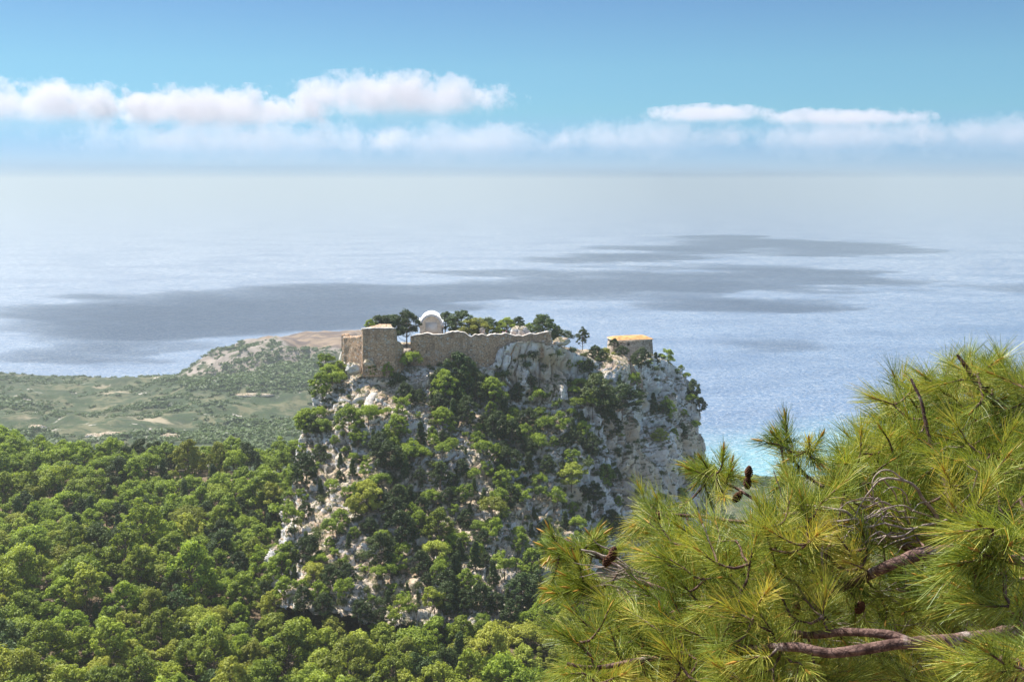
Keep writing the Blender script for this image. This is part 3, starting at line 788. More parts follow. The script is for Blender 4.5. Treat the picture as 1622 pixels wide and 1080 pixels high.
for (X, Y, z) in fp:
    far = Y > 250
    kd = random.choices(['dense', 'umbrella', 'open', 'cone', 'darkpine'], [6, 2.0, 1.4, 0.5, 0.8] if not far else [3, 2.5, 2.5, 1.0, 1.0])[0]
    sc = random.uniform(0.6, 1.05) + (random.uniform(0.1, 0.35) if random.random() < 0.15 else 0) + 0.35 * max(0, float(vn(np.array([[X / 22, Y / 22, 0.0]]), 91)[0]) - 0.4)
    trees.append([sc / Y * 1000, kd, (X, Y, z - 0.3), sc, 'forest' if not far else 'ridge'])
# ridge skyline specials
RS = [(55,692,0.5,'cone','small pointed dark tree on the far left of the ridge skyline'),
      (234,722,1.05,'umbrella','tall pine with bare crooked trunk standing above the ridge skyline'),
      (256,718,0.75,'cone','dark narrow cypress beside the crooked pine on the ridge'),
      (297,735,1.05,'dense','large tiered pine at the edge of the clearing on the ridge'),
      (345,710,0.9,'dense','rounded pine on the ridge skyline right of the tiered pine'),
      (370,758,1.0,'umbrella','flat-topped pine in front of the bare clearing'),
      (470,705,0.95,'cone','tall narrow tree against the sea haze at the left foot of the rock'),
      (425,720,0.9,'dense','bushy pale pine at the right end of the ridge skyline')]
for (px, py, sc, kd, lb) in RS:
    Y = 308 if px < 420 else 285
    p = P(px, py, Y); z = gz(p[0], Y)
    z = max(drop(p[0], Y), min(z, p[2] + 2))
    put_tree(kd, (p[0], Y, z - 0.2), sc * 1.12, lb, None, name='cypress_tree' if kd == 'cone' else 'pine_tree', cat='cypress tree' if kd == 'cone' else 'pine tree', zs=1.15)

# --- trees on the massif
cand = pv2.reshape(nv, nu, 3)
slope_ok = nn[:, 2]
bare = [(545, 640, 52, 46), (600, 612, 48, 32), (662, 640, 42, 26), (585, 640, 24, 28), (655, 600, 34, 22), (570, 590, 26, 12), (520, 730, 26, 30), (505, 835, 24, 40), (555, 660, 20, 20), (720, 660, 22, 18), (868, 590, 28, 30), (835, 575, 60, 30), (1005, 705, 52, 75), (975, 590, 22, 22), (1075, 720, 24, 60), (1060, 620, 40, 28), (1040, 740, 60, 34), (620, 840, 36, 20), (560, 870, 30, 26), (650, 700, 20, 12), (790, 570, 24, 30)]
def mpt(rg):
    i = int(rg.integers(0, len(side) * nu * 0.97)); p = pv2[i]; n_ = nn[i]
    if p[1] > 345 or (i % nu) > 560: return None
    px, py = float(px_[i]), float(py_[i])
    if n_[2] < 0.36 and rg.random() < 0.93: return None
    for (cx, cy, rx, ry) in bare:
        if ((px - cx) / rx) ** 2 + ((py - cy) / ry) ** 2 < 1 and rg.random() < 0.93: return None
    if py < 590 and px < 900: return None
    cn = float(fbm(p[None] / 11.0, 2, 88)[0]) + 0.10 * math.exp(-((px - 780) / 200) ** 2 - ((py - 800) / 150) ** 2)
    if cn < 0.47 and rg.random() < 0.88: return None
    return (p[0], p[1], p[2])
mp = poisson(14000, mpt, 3.15, 9)
print('massif trees', len(mp), time.time() - T0)
for (X, Y, z) in mp:
    px, py = proj(np.array((X, Y, z)))
    kd = random.choices(['dense', 'umbrella', 'open', 'cone', 'darkpine'], [1.8, 2.4, 2.8, 1.6, 2.2])[0]
    sc = random.choice((random.uniform(0.3, 0.6), random.uniform(0.55, 0.95)))
    trees.append([sc / Y * 1000, kd, (X, Y, z - 0.4 - 0.8 * sc), sc, 'rock'])
trees.sort(key=lambda t: -t[0])
GL = {'forest': ('green forest pine', 'pines of the forest below the rock'),
      'ridge': ('small ridge pine', 'pines on the wooded ridge'),
      'rock': ('pine on the rock slope', 'pines on the slope of the rock')}
np_ = 0; rest = []
USED = {}
ONES = 'zero one two three four five six seven eight nine ten eleven twelve thirteen fourteen fifteen sixteen seventeen eighteen nineteen'.split()
def inwords(v):
    n = int(min(99, max(1, round(v)))); t = n // 10
    return ONES[n] if n < 20 else 'twenty thirty forty fifty sixty seventy eighty ninety'.split()[t - 2] + ('-' + ONES[n % 10] if n % 10 else '')
def where(loc, up=3.0):
    x, y = proj(np.array(loc, float) + (0, 0, up)); return '%s percent across and %s percent down the photo' % (inwords(x / 16.22), inwords(y / 10.8))
def uniq(a, loc, up=3.0):
    l = a + ', ' + where(loc, up); k = USED.get(l, 0); USED[l] = k + 1
    if k == 1: l = 'second ' + l
    elif k > 1: l = ('third ', 'fourth ', 'fifth ', 'sixth ', 'seventh ', 'eighth ')[min(k - 2, 5)] + l
    return l
for t in trees:
    kd = t[1]
    if kd == 'cone':
        w = {'forest': 'dark pointed cypress in the forest below the rock', 'ridge': 'dark pointed cypress on the wooded ridge', 'rock': 'dark pointed cypress on the rocky slope under the castle'}[t[4]]
        put_tree(kd, t[2], t[3], uniq({'forest': 'dark pointed forest cypress', 'ridge': 'dark pointed ridge cypress', 'rock': 'dark cypress on the rock slope'}[t[4]], t[2]), w.replace('cypress', 'cypresses'), name='cypress_tree', cat='cypress tree')
        continue
    if np_ < 275:
        lb, gr = GL[t[4]]; np_ += 1
        if kd == 'darkpine': lb = 'darker ' + lb; gr = 'darker ' + gr
        if kd == 'umbrella': lb = 'flat-topped ' + lb; gr = 'flat-topped ' + gr
        if kd == 'open': lb = 'thin airy ' + lb; gr = 'thin airy ' + gr
        put_tree(kd, t[2], t[3], uniq(lb, t[2], 5 * t[3]), gr)
    else: rest.append(t)
# the rest as one wood
mbc = MB(); mbd = MB()
def arrs(me):
    v = np.empty(len(me.vertices) * 3, np.float32); me.vertices.foreach_get('co', v)
    f = np.empty(len(me.loops), np.int32); me.loops.foreach_get('vertex_index', f)
    t = np.empty(len(me.vertices), np.float32); me.attributes['tone'].data.foreach_get('value', t)
    return v.reshape(-1, 3), f.reshape(-1, 4), t
CACHE = {}
def merge(mb, me, loc, sc, rz, zs=1.0):
    if me.name not in CACHE: CACHE[me.name] = arrs(me)
    v, f, t = CACHE[me.name]; c, s = math.cos(rz), math.sin(rz)
    w = np.column_stack([v[:, 0] * c - v[:, 1] * s, v[:, 0] * s + v[:, 1] * c, v[:, 2] * zs]) * sc + np.asarray(loc)
    mb.add(w, f, np.clip(t + random.uniform(-.2, .2), 0, 1))
mbt = MB()
for t in rest:
    lib = DARKLIB if t[1] == 'darkpine' else LIB[t[1]]
    tr, c = random.choice(lib); rz = random.uniform(0, 6.28)
    merge(mbd if t[1] == 'darkpine' else mbc, c, t[2], t[3], rz); merge(mbt, tr, t[2], t[3], rz)
print('individual pines', np_, 'rest', len(rest), time.time() - T0)
if rest:
    e = empty('woodland'); tag(e, 'smaller pines of the wood on ridge and rocky slope', kind='stuff')
    for mbx, mt, nm in ((mbc, 'pine', 'foliage'), (mbd, 'dark', 'dark_foliage'), (mbt, 'bark', 'stems')):
        if mbx.n: mbx.build(nm, M[mt], e)

# --- shrubs on the massif: individual
def spt(rg):
    i = int(rg.integers(0, (len(side) + 6) * nu)); p = pv2[i]
    if p[1] > 350 or (i % nu) > 575: return None
    if py_[i] < 560 and px_[i] < 900: return None
    if float(vn(p[None] / 9.0, 77)[0]) < 0.42: return None
    return (p[0], p[1], p[2], 0.5 + rg.random())
sp_ = poisson(5200, spt, 2.4, 19)
random.shuffle(sp_)
print('shrubs', len(sp_))
for q in sp_[:250]:
    dk = random.random() < 0.6
    put_shrub((q[0], q[1], q[2] - 0.35), random.uniform(0.45, 1.25), dk, uniq(('dark' if dk else 'light green') + ' shrub on the rock', q[:3], 0.5), ('dark' if dk else 'light green') + ' shrubs on the rock')
mb = MB()
for q in sp_[250:]: merge(mb, random.choice(SHD), (q[0], q[1], q[2] - 0.3), random.uniform(0.4, 0.9), random.uniform(0, 6.28))
rg = np.random.default_rng(4)
for k in range(500):                                            # undergrowth between the forest pines
    Y = rg.uniform(140, 335); X = rg.uniform(-0.56 * Y, 0); 
    merge(mb, random.choice(SHD), (X, Y, gz(X, Y) - 0.3), random.uniform(0.4, 0.9), random.uniform(0, 6.28))
tag(mb.build('undergrowth', M['shrub']), 'low scrub between the pines and in the rock cracks', kind='stuff')

# --- shrubs named at places
for (px, py, sc, dk, lb) in [(583,586,1.6,True,'dark round shrub directly under the bastion foot'), (633,603,1.7,True,'dark round shrub left of the curved steps'), (626,596,1.2,False,'green shrub beside the dark one under the bastion'),
     (618,609,1.1,False,'green shrub above the zigzag steps'), (537,583,1.8,True,'dark shrub under the low ruined wall'), (516,600,1.7,True,'dark shrub on the left skyline of the rock'), (500,622,1.5,True,'lower dark shrub on the left skyline of the rock'),
     (536,598,1.4,False,'yellow-green shrub on the left shoulder of the rock'), (562,562,1.0,True,'shrub growing against the low ruined wall'), (845,565,1.5,True,'dark shrub on the white cliff below the curtain wall end'), (832,580,1.3,True,'dark shrub hanging on the white cliff, lower one'), (800,595,1.5,True,'dark shrub in the crack left of the orange overhang')]:
    h, n_ = cast(px, py)
    if h is not None: put_shrub(h - np.array((0, 0, 0.6)), sc, dk, lb, None)
for i, (px, py, sc, kd, zs, lb) in enumerate([(725,612,1.15,'darkpine',0.95,'big dark pine growing up against the curtain wall'), (712,620,0.8,'darkpine',0.9,'dark pine beside the top of the steps'), (742,625,0.9,'darkpine',0.9,'dark pine at the cliff foot right of the big one'),
     (727,650,0.8,'cone',1.0,'pointed dark cypress below the big pine at the wall'), (718,668,0.85,'cone',1.0,'pointed cypress on the reddish soil'), (693,640,0.7,'darkpine',0.8,'low dark pine right of the revetment wall'),
     (948,652,1.3,'darkpine',0.8,'broad dark umbrella pine on the shoulder of the right cliff'), (985,655,1.1,'darkpine',0.85,'broad dark pine right of the umbrella pine'), (1008,640,0.8,'darkpine',0.8,'dark pine at the edge of the right cliff'), (925,590,0.6,'darkpine',0.8,'small dark pine on the right ledge below the flat boulder'),
     (915,650,0.8,'umbrella',0.8,'pale green pine left of the broad dark one'), (965,690,0.9,'darkpine',0.8,'dark pine above the white right cliff'), (905,770,1.0,'dense',0.7,'bright yellow-green pine glowing low on the slope'), (1080,690,0.6,'darkpine',0.9,'dark pine clinging to the outer right cliff'), (1095,740,0.7,'darkpine',0.9,'lower dark pine clinging to the outer right cliff'), (1045,700,0.6,'dense',0.9,'green pine in the gully of the right cliff'), (1050,655,0.5,'darkpine',0.8,'dark pine below the arched hollow in the cliff')]):
    h, n_ = cast(px, py)
    if h is not None: put_tree(kd, h - np.array((0, 0, 0.9)), sc, lb, None, idx=i, zs=zs, name='cypress_tree' if kd == 'cone' else 'pine_tree', cat='cypress tree' if kd == 'cone' else 'pine tree')

# --- far maquis on the lowland
tiny = []
for i in range(5):
    rg = np.random.default_rng(900 + i); mbx = MB()
    for k in range(4): leaf_cloud(mbx, rg.normal(size=3) * (0.5, 0.5, 0.15) + (0, 0, 0.5), 0.6, 16, 0.42, rg, rg.uniform(.1, .7))
    tiny.append(mbx.mesh('tiny'))
mb = MB(); rg = np.random.default_rng(8)
N_ = 24000
YY = rg.uniform(420, 1560, N_); XX = (rg.uniform(-0.6, 0.28, N_)) * YY
ZZ = ground_z(XX, YY)
pp = np.stack([XX, YY, ZZ], 1)
dn = fbm(pp / 120.0, 4, 71, 0.6); ok = (dn > 0.37 + 0.2 * rg.random(N_)) & (ZZ > SEA + 2) & (np.hypot((XX + 262) / 130, (YY - 1500) / 110) > 1)
ok &= ~((XX > 0) & (YY < 780))
for p, dnv in zip(pp[ok], ss(0.5, 0.62, dn[ok])):
    merge(mb, tiny[random.randrange(5)], p - (0, 0, 0.3), random.uniform(1.2, 3.0) + 2.6 * max(0, float(dnv)), random.uniform(0, 6.28), 0.85)
print('maquis', ok.sum(), time.time() - T0)
tag(mb.build('maquis', M['dark']), 'dark scrub and small trees dotting the coastal lowland', kind='stuff')
# pale outcrops on the lowland
for i, (px, py, Y, r, lb) in enumerate([(168,636,890,(22,9,5),'long pale rock outcrop in the lowland wood'), (55,622,900,(9,5,4),'small white rock outcrop at the far left of the lowland'), (265,640,860,(10,6,4),'broken pale outcrop right of the long one'), (395,605,1150,(26,6,2),'low pale rock band under the headland hill')]):
    X = P(px, py, Y)[0]; mb = MB(); blob(mb, (0, 0, 0), r, 40, 18, 0.35, 2.0, 50 + i)
    o = mb.build('rock_outcrop', M['rock']); o.location = (X, Y, gz(X, Y)); tag(o, lb, 'rock outcrop')

# ------------------------------------------------------------------ people on the wall walk
def person(px, py, Y, h, shirt, trousers, label, lean=0.0, arm=0.3):
    base = P(px, py, Y)
    e = empty('person', tuple(base), random.uniform(-0.5, 0.5)); tag(e, label, 'person')
    def skinmesh(vs, es, rs, name, mat, parent):
        me = bpy.data.meshes.new(name); me.from_pydata([tuple(np.array(v) * h / 1.75) for v in vs], es, [])
        o = bpy.data.objects.new(name, me); COL.objects.link(o); o.parent = parent; me.materials.append(mat)
        sk = o.modifiers.new('skin', 'SKIN'); me.skin_vertices[0] if False else None
        if not me.skin_vertices: me.skin_vertices if False else None
        try:
            lay = me.skin_vertices[0].data
            for d, r in zip(lay, rs): d.radius = (r, r)
            lay[0].use_root = True
        except Exception: pass
        o.modifiers.new('sub', 'SUBSURF').render_levels = 1
        return o
    vs = [(0, 0, .95), (0, 0, 1.15), (0, 0, 1.38), (0, 0, 1.5), (0, -.01, 1.6), (0, -.01, 1.70),
          (-.1, 0, .88), (-.11, -.02, .48), (-.11, 0, .06), (-.11, -.12, .04), (.1, 0, .88), (.12, .02, .48), (.12, .03, .06), (.12, -.09, .04),
          (-.19, 0, 1.4), (-.24, .0, 1.12), (-.22, -.1, .88), (.19, 0, 1.4), (.25, .0, 1.14), (.2, -arm, 1.0), (-.22, -.13, .8), (.18, -arm - .07, 1.0)]
    es = [(0, 1), (1, 2), (2, 3), (3, 4), (4, 5), (0, 6), (6, 7), (7, 8), (8, 9), (0, 10), (10, 11), (11, 12), (12, 13), (2, 14), (14, 15), (15, 16), (16, 20), (2, 17), (17, 18), (18, 19), (19, 21)]
    rs = [.14, .13, .14, .055, .085, .08, .085, .06, .045, .035, .085, .06, .045, .035, .06, .045, .033, .06, .045, .033, .03, .03]
    body = skinmesh(vs, es, rs, 'body', plain('skin', (0.45, 0.28, 0.2), 0.03), e)
    for nm, c0, c1, r0, r1, mt in (('shirt', 1.0, 1.46, .2, .17, shirt), ('trousers', .5, 1.0, .19, .2, trousers)):
        mb = MB(); zz = np.linspace(c0, c1, 6); tube(mb, np.column_stack([zz * 0, zz * 0, zz]) * h / 1.75, np.array([r0, (r0 + r1) / 2 * 1.02, (r0 + r1) / 2, (r0 + r1) / 2, r1, r1 * .6 if nm == 'shirt' else r1]) * h / 1.75, 10, cap=False)
        mb.build(nm, mt, e, smooth=True)
    mb = MB(); blob(mb, np.array((0, .02, 1.7)) * h / 1.75, (.1, .11, .12), 10, 8, 0.1); mb.build('hair', M['bark'], e, smooth=True)
person(797, 533, 294.5, 1.7, plain('lilac_cloth', (0.28, 0.2, 0.45), .05), plain('navy_cloth', (0.03, 0.04, 0.1), .05), 'person in a lilac shirt standing behind the curtain wall, the left of two', arm=.2)
person(802, 532, 294.8, 1.8, plain('maroon_cloth', (0.2, 0.03, 0.06), .05), plain('black_cloth', (0.03, 0.03, 0.03), .05), 'person in a dark red shirt standing behind the curtain wall, the right of two')

# ------------------------------------------------------------------ clouds
def cloud_mat(name, dens, thr, wz, soft, scl, c=(0, 0, 0), sc=(1, 1, 1)):
    m = NM(name); pos = m.n('ShaderNodeNewGeometry').outputs['Position']
    ob = m.n('ShaderNodeVectorMath', {0: m.n('ShaderNodeVectorMath', {0: pos, 1: tuple(c)}, operation='SUBTRACT').outputs[0], 1: tuple(1.0 / x for x in sc)}, operation='MULTIPLY').outputs[0]
    ln = m.n('ShaderNodeVectorMath', {0: ob}, operation='LENGTH').outputs['Value']
    sz = m.n('ShaderNodeSeparateXYZ', {0: ob}).outputs['Z']
    nz_ = m.n('ShaderNodeTexNoise', {'Vector': pos, 'Scale': scl, 'Detail': 7.0, 'Roughness': 0.66}).outputs['Fac']
    base = m.math('SUBTRACT', 1.0, ln)
    a = m.math('ADD', m.math('MULTIPLY', base, 1.3), m.math('MULTIPLY', m.math('SUBTRACT', nz_, thr), wz))
    top = m.map(sz, -0.6, 0.35, soft, 1.0)
    d = m.math('MULTIPLY', m.map(a, 0.0, 0.2), m.math('MULTIPLY', top, dens))
    v = m.n('ShaderNodeVolumePrincipled', {'Color': (0.72, 0.705, 0.725, 1), 'Anisotropy': 0.25, 'Density': d})
    m.t.links.new(v.outputs[0], m.out.inputs['Volume'])
    m.m.cycles.volume_step_rate = 0.22
    return m.m
CM1 = ('cloud_vapour', 0.0017, 0.54, 5.2, 0.06, 0.0016)
CM2 = ('thin_cloud_vapour', 0.00042, 0.535, 5.0, 0.25, 0.0015)
def cloud(px0, px1, py0, py1, Y, mat, label, depth=1500):
    a, b = P(px0, (py0 + py1) / 2, Y), P(px1, (py0 + py1) / 2, Y); t, u = P(px0, py0, Y), P(px0, py1, Y)
    c = np.array(((a[0] + b[0]) / 2, Y, (t[2] + u[2]) / 2))
    mb = MB(); blob(mb, (0, 0, 0), (1.25, 1.0, 1.25), 24, 14, 0.0)
    scl = np.array(((b[0] - a[0]) / 2, depth, (t[2] - u[2]) / 2))
    mb.v = [v * scl for v in mb.v]
    o = mb.build('cloud', cloud_mat(*mat, c=[float(x) for x in c], sc=[float(x) for x in scl])); o.location = c
    tag(o, label, kind='stuff')
CL = [(-120,230,128,215,21000,1,'bright long cloud at the far left above the sea'), (150,520,140,225,21500,1,'cloud sloping between the two brighter banks'), (430,800,118,205,21000,1,'tallest bright cloud bank in the upper middle'),
      (120,640,190,262,23000,2,'faint low veil under the left cloud bank'), (560,900,195,262,23500,2,'thin broken cloud under the tall bank'), (860,1180,188,255,22500,2,'ragged low cloud near the middle of the horizon'),
      (1020,1220,168,200,22000,1,'small lens-shaped cloud right of the middle'), (1215,1480,172,205,22000,1,'long lens-shaped cloud at the right'), (1150,1500,190,255,23800,2,'low grey-blue cloud under the lens-shaped ones'), (1430,1760,182,250,23000,2,'low cloud bank leaving the frame at the right')]
for c in CL: cloud(c[0], c[1], c[2], c[3], c[4], CM1 if c[5] == 1 else CM2, c[6])

# clouds overhead whose shadows lie on the sea: closed pillows of thin vapour
m = NM('overhead_cloud'); v = m.n('ShaderNodeVolumePrincipled', {'Color': (0.97, 0.975, 1, 1), 'Density': 0.0085, 'Anisotropy': 0.3})
m.t.links.new(v.outputs[0], m.out.inputs['Volume']); OC = m.m
ALT = 1500.0
def to_sea(px, py):
    d = P(px, py, 1.0); return d * (SEA / d[2])
def shade_cloud(poly, label, seed, rough=0.5):
    pts = np.array([to_sea(x, y)[:2] for x, y in poly])
    off = np.array(sdir[:2]) / sdir[2] * (ALT - SEA); lo, hi = pts.min(0) - 250, pts.max(0) + 250
    st = max((hi - lo).max() / 190, 14); xs = np.arange(lo[0], hi[0], st); ys = np.arange(lo[1], hi[1], st)
    X_, Y_ = np.meshgrid(xs, ys)
    # signed distance to polygon
    d = np.full(X_.shape, 1e9); inside = np.zeros(X_.shape, bool); n = len(pts)
    for i in range(n):
        a, b = pts[i], pts[(i + 1) % n]; ab = b - a
        t = np.clip(((X_ - a[0]) * ab[0] + (Y_ - a[1]) * ab[1]) / (ab @ ab), 0, 1)
        d = np.minimum(d, np.hypot(X_ - a[0] - t * ab[0], Y_ - a[1] - t * ab[1]))
        c = ((a[1] > Y_) != (b[1] > Y_)) & (X_ < (b[0] - a[0]) * (Y_ - a[1]) / (b[1] - a[1] + 1e-9) + a[0]); inside ^= c
    sd = np.where(inside, d, -d)
    q = np.stack([X_ / 520, Y_ / 230, X_ * 0 + seed], -1).reshape(-1, 3)
    th = np.clip(sd * 0.8 + (fbm(q, 6, seed, 0.7).reshape(X_.shape) - 0.5) * 1500 * rough + 15, 0, 200)
    th[0] = th[-1] = 0; th[:, 0] = th[:, -1] = 0
    ok = th > 0; fc = grid_faces(len(xs), len(ys)); okf = ok.ravel()[fc].any(1); fc = fc[okf]
    if not len(fc): return
    top = np.stack([X_ + off[0], Y_ + off[1], ALT + th + 0.5], -1).reshape(-1, 3); bot = np.stack([X_ + off[0], Y_ + off[1], ALT - th * 0.35 - 0.5], -1).reshape(-1, 3)
    mb = MB(); N1 = len(top)
    e = {}
    for f in fc:
        for a, b in ((f[0], f[1]), (f[1], f[2]), (f[2], f[3]), (f[3], f[0])):
            if (b, a) in e: e.pop((b, a))
            else: e[(a, b)] = 1
    sidef = [(b, a, a + N1, b + N1) for (a, b) in e]
    used = np.unique(np.concatenate([fc.ravel(), fc.ravel() + N1])); mp_ = np.zeros(2 * N1, int); mp_[used] = np.arange(len(used))
    allf = np.concatenate([fc, fc[:, ::-1] + N1, np.array(sidef)])
    mb.add(np.concatenate([top, bot])[used], mp_[allf])
    tag(mb.build('overhead_cloud', OC), label, kind='stuff')
shade_cloud([(-60,505),(120,476),(300,468),(420,462),(470,448),(560,455),(640,452),(760,432),(900,428),(1060,424),(1230,420),(1340,430),(1430,446),(1300,448),(1270,455),(1430,462),(1340,475),(1210,492),(1060,496),(960,478),(800,478),(700,492),(560,520),(420,545),(300,556),(150,570),(-60,588)], 'broad cloud overhead that shades the blue band across the sea', 3)
shade_cloud([(760,415),(960,398),(1010,380),(1150,372),(1290,380),(1400,386),(1490,398),(1380,406),(1200,400),(1020,412),(900,420)], 'smaller cloud overhead that shades the farther streak of sea', 5)
shade_cloud([(1170,543),(1250,541),(1255,549),(1190,553)], 'little cloud overhead that shades a small spot of sea', 6, 0.15)
shade_cloud([(1530,452),(1650,450),(1700,460),(1600,464),(1530,460)], 'cloud overhead at the right edge shading a streak of sea', 7, 0.2)

# ------------------------------------------------------------------ foreground pine
def needle_mat():
    m = NM('pine_needles'); t = m.attr('tone')
    r = m.n('ShaderNodeValToRGB', {'Fac': t}); e = r.color_ramp.elements
    e[0].position = 0; e[0].color = (0.05, 0.085, 0.015, 1); e[1].position = 1; e[1].color = (0.50, 0.24, 0.05, 1)
    for p_, c in ((0.3, (0.12, 0.175, 0.028)), (0.6, (0.29, 0.34, 0.055)), (0.85, (0.56, 0.50, 0.11))):
        x = e.new(p_); x.color = (*c, 1)
    c = r.outputs['Color']
    pb = m.pbr(c, 0.42, 0.32)
    tr = m.n('ShaderNodeBsdfTranslucent', {'Color': m.mix(1.0, c, (1.3, 1.25, 0.6), 'MULTIPLY')}).outputs[0]
    return m.done(m.n('ShaderNodeMixShader', {0: 0.26, 1: pb, 2: tr}).outputs[0])
M['needle'] = needle_mat()
def branch_mat():
    m = NM('pine_bark'); p = m.objpos()
    v = m.n('ShaderNodeTexVoronoi', {'Vector': m.objpos((1, 1, 1)), 'Scale': 55.0}, feature='DISTANCE_TO_EDGE').outputs['Distance']
    n = m.noise(p, 30, 5, 0.7)
    c = m.mix(m.map(n, 0.35, 0.65), (0.06, 0.032, 0.025), (0.21, 0.13, 0.105))
    c = m.mix(m.map(m.noise(p, 12, 3), 0.58, 0.72), c, (0.36, 0.29, 0.26))
    c = m.mix(m.map(v, 0.06, 0.0), c, (0.05, 0.03, 0.025))
    return m.done(m.pbr(c, 0.85, 0.2, m.bump(m.math('ADD', v, n), 0.8, 0.006)))
M['branch'] = branch_mat()
M['twig'] = plain('dead_twig_bark', (0.31, 0.25, 0.21), 0.2, 40.0)
M['cone'] = plain('cone_scales', (0.12, 0.055, 0.03), 0.25, 60.0)
M['bud'] = plain('bud_scales', (0.38, 0.15, 0.05), 0.2, 60.0)

fore = empty('pine_tree', (2.45, 3.9, gz(2.45, 3.9) - 0.2)); FO = np.array(fore.location)
tag(fore, 'near pine with long yellow-green needles filling the lower right corner', 'pine tree')
mb = MB(); tube(mb, spline([(0, 0, -0.5), (0.05, -0.1, 1.2), (-0.05, -0.25, 2.4), (-0.15, -0.35, 3.4 + 0.0)], 14), np.linspace(0.14, 0.05, 14), 12)
mb.build('trunk', M['branch'], fore)
BR = {   # (px, py, Y) polyline, start radius, end radius
 'low': ([(1800,1005,3.55),(1622,1001,2.85),(1560,1002,2.7),(1480,1010,2.6),(1400,1022,2.55),(1320,1032,2.55),(1250,1022,2.6),(1150,1030,2.85),(1040,1045,2.8),(960,1060,2.8),(900,1050,2.8)], .021, .005),
 'lowfork': ([(1440,1013,2.58),(1400,1004,2.6),(1345,1002,2.65),(1300,1004,2.75),(1240,1000,2.9),(1180,985,3.1),(1100,950,3.15),(1020,920,3.2),(985,897,3.25),(940,875,3.3),(900,858,3.4),(870,850,3.4)], .013, .004),
 'mid': ([(1800,905,3.55),(1640,880,3.1),(1510,874,2.9),(1440,881,2.85),(1395,900,2.85),(1350,925,3.0),(1290,945,3.0),(1180,940,3.0),(1090,960,3.0),(1000,990,3.0)], .024, .005),
 'stem': ([(1512,876,3.16),(1500,840,3.2),(1505,805,3.2),(1498,770,3.25),(1480,720,3.3),(1462,650,3.35),(1440,600,3.4)], .014, .004),
 'arm': ([(1470,878,3.13),(1430,860,3.15),(1375,845,3.2),(1340,822,3.25),(1310,812,3.25),(1280,815,3.3),(1240,820,3.3),(1180,830,3.3),(1110,820,3.4),(1050,815,3.4),(1030,800,3.4)], .014, .004),
 'armup': ([(1395,850,3.18),(1370,815,3.2),(1355,795,3.2),(1325,785,3.2),(1310,775,3.25),(1290,762,3.3),(1272,745,3.3),(1262,728,3.3),(1254,712,3.3)], .009, .003),
 'top': ([(1800,820,3.6),(1700,740,3.5),(1620,680,3.45),(1560,620,3.4),(1530,580,3.4),(1515,560,3.4)], .022, .004),
 'topright': ([(1800,760,3.5),(1720,690,3.3),(1660,620,3.2),(1625,580,3.2)], .02, .004),
 'near': ([(1850,960,2.6),(1740,920,2.2),(1640,895,2.05),(1580,880,2.0),(1550,872,2.0)], .018, .005),
 'nearlow': ([(1850,1060,2.6),(1740,1050,2.3),(1640,1065,2.2),(1560,1075,2.2)], .018, .005),
 'outer': ([(1240,830,3.3),(1200,800,3.5),(1170,775,3.6),(1150,765,3.6),(1140,750,3.6)], .007, .003),
}
nodes = []; nid = []; brobj = {}; bparts = list(BR)
for bi, (k_, (pl, r0, r1)) in enumerate(BR.items()):
    pts = spline(np.array([P(*q) for q in pl]), 6 * len(pl)); n = len(pts)
    wig = (np.stack([fbm(pts * 6 + 9 * bi, 2, 60 + j) for j in range(3)], 1) - 0.5) * 0.035; pts = pts + wig
    rad = np.linspace(r0, r1, n) * (1 + 0.35 * (fbm(pts * 25, 2, 7) - 0.5))
    mb = MB(); tube(mb, pts - FO, rad, 10, cap=False); brobj[k_] = mb
    nodes.append(pts[::2]); nid.append(np.full(len(pts[::2]), bi))
nodes = np.concatenate(nodes); nid = np.concatenate(nid)
# where foliage stands: photo-space outline of the crown, several depths
POLY = np.array([(1640,582),(1600,592),(1570,588),(1530,590),(1495,602),(1468,614),(1452,628),(1424,618),(1412,640),(1410,672),(1386,698),(1354,718),(1335,745),(1300,768),(1262,792),(1215,832),(1180,842),(1130,855),(1100,845),(1050,835),(1040,842),(1046,860),(1046,890),(1066,915),(1052,945),(1010,965),(965,975),(930,985),(915,1015),(905,1050),(900,1100),(1640,1100)], float)
def inpoly(x, y, P_=POLY):
    c = False; n = len(P_)
    for i in range(n):
        a, b = P_[i], P_[(i + 1) % n]
        if (a[1] > y) != (b[1] > y) and x < (b[0] - a[0]) * (y - a[1]) / (b[1] - a[1]) + a[0]: c = not c
    return c
rg = np.random.default_rng(77)
shoots = []   # base, dir, scale, tone
def ybase(px, py): return 2.75 + 0.6 * ss(1000, 600, py) + 0.10 * math.sin(px / 70.0) + 0.08 * math.cos(py / 50)
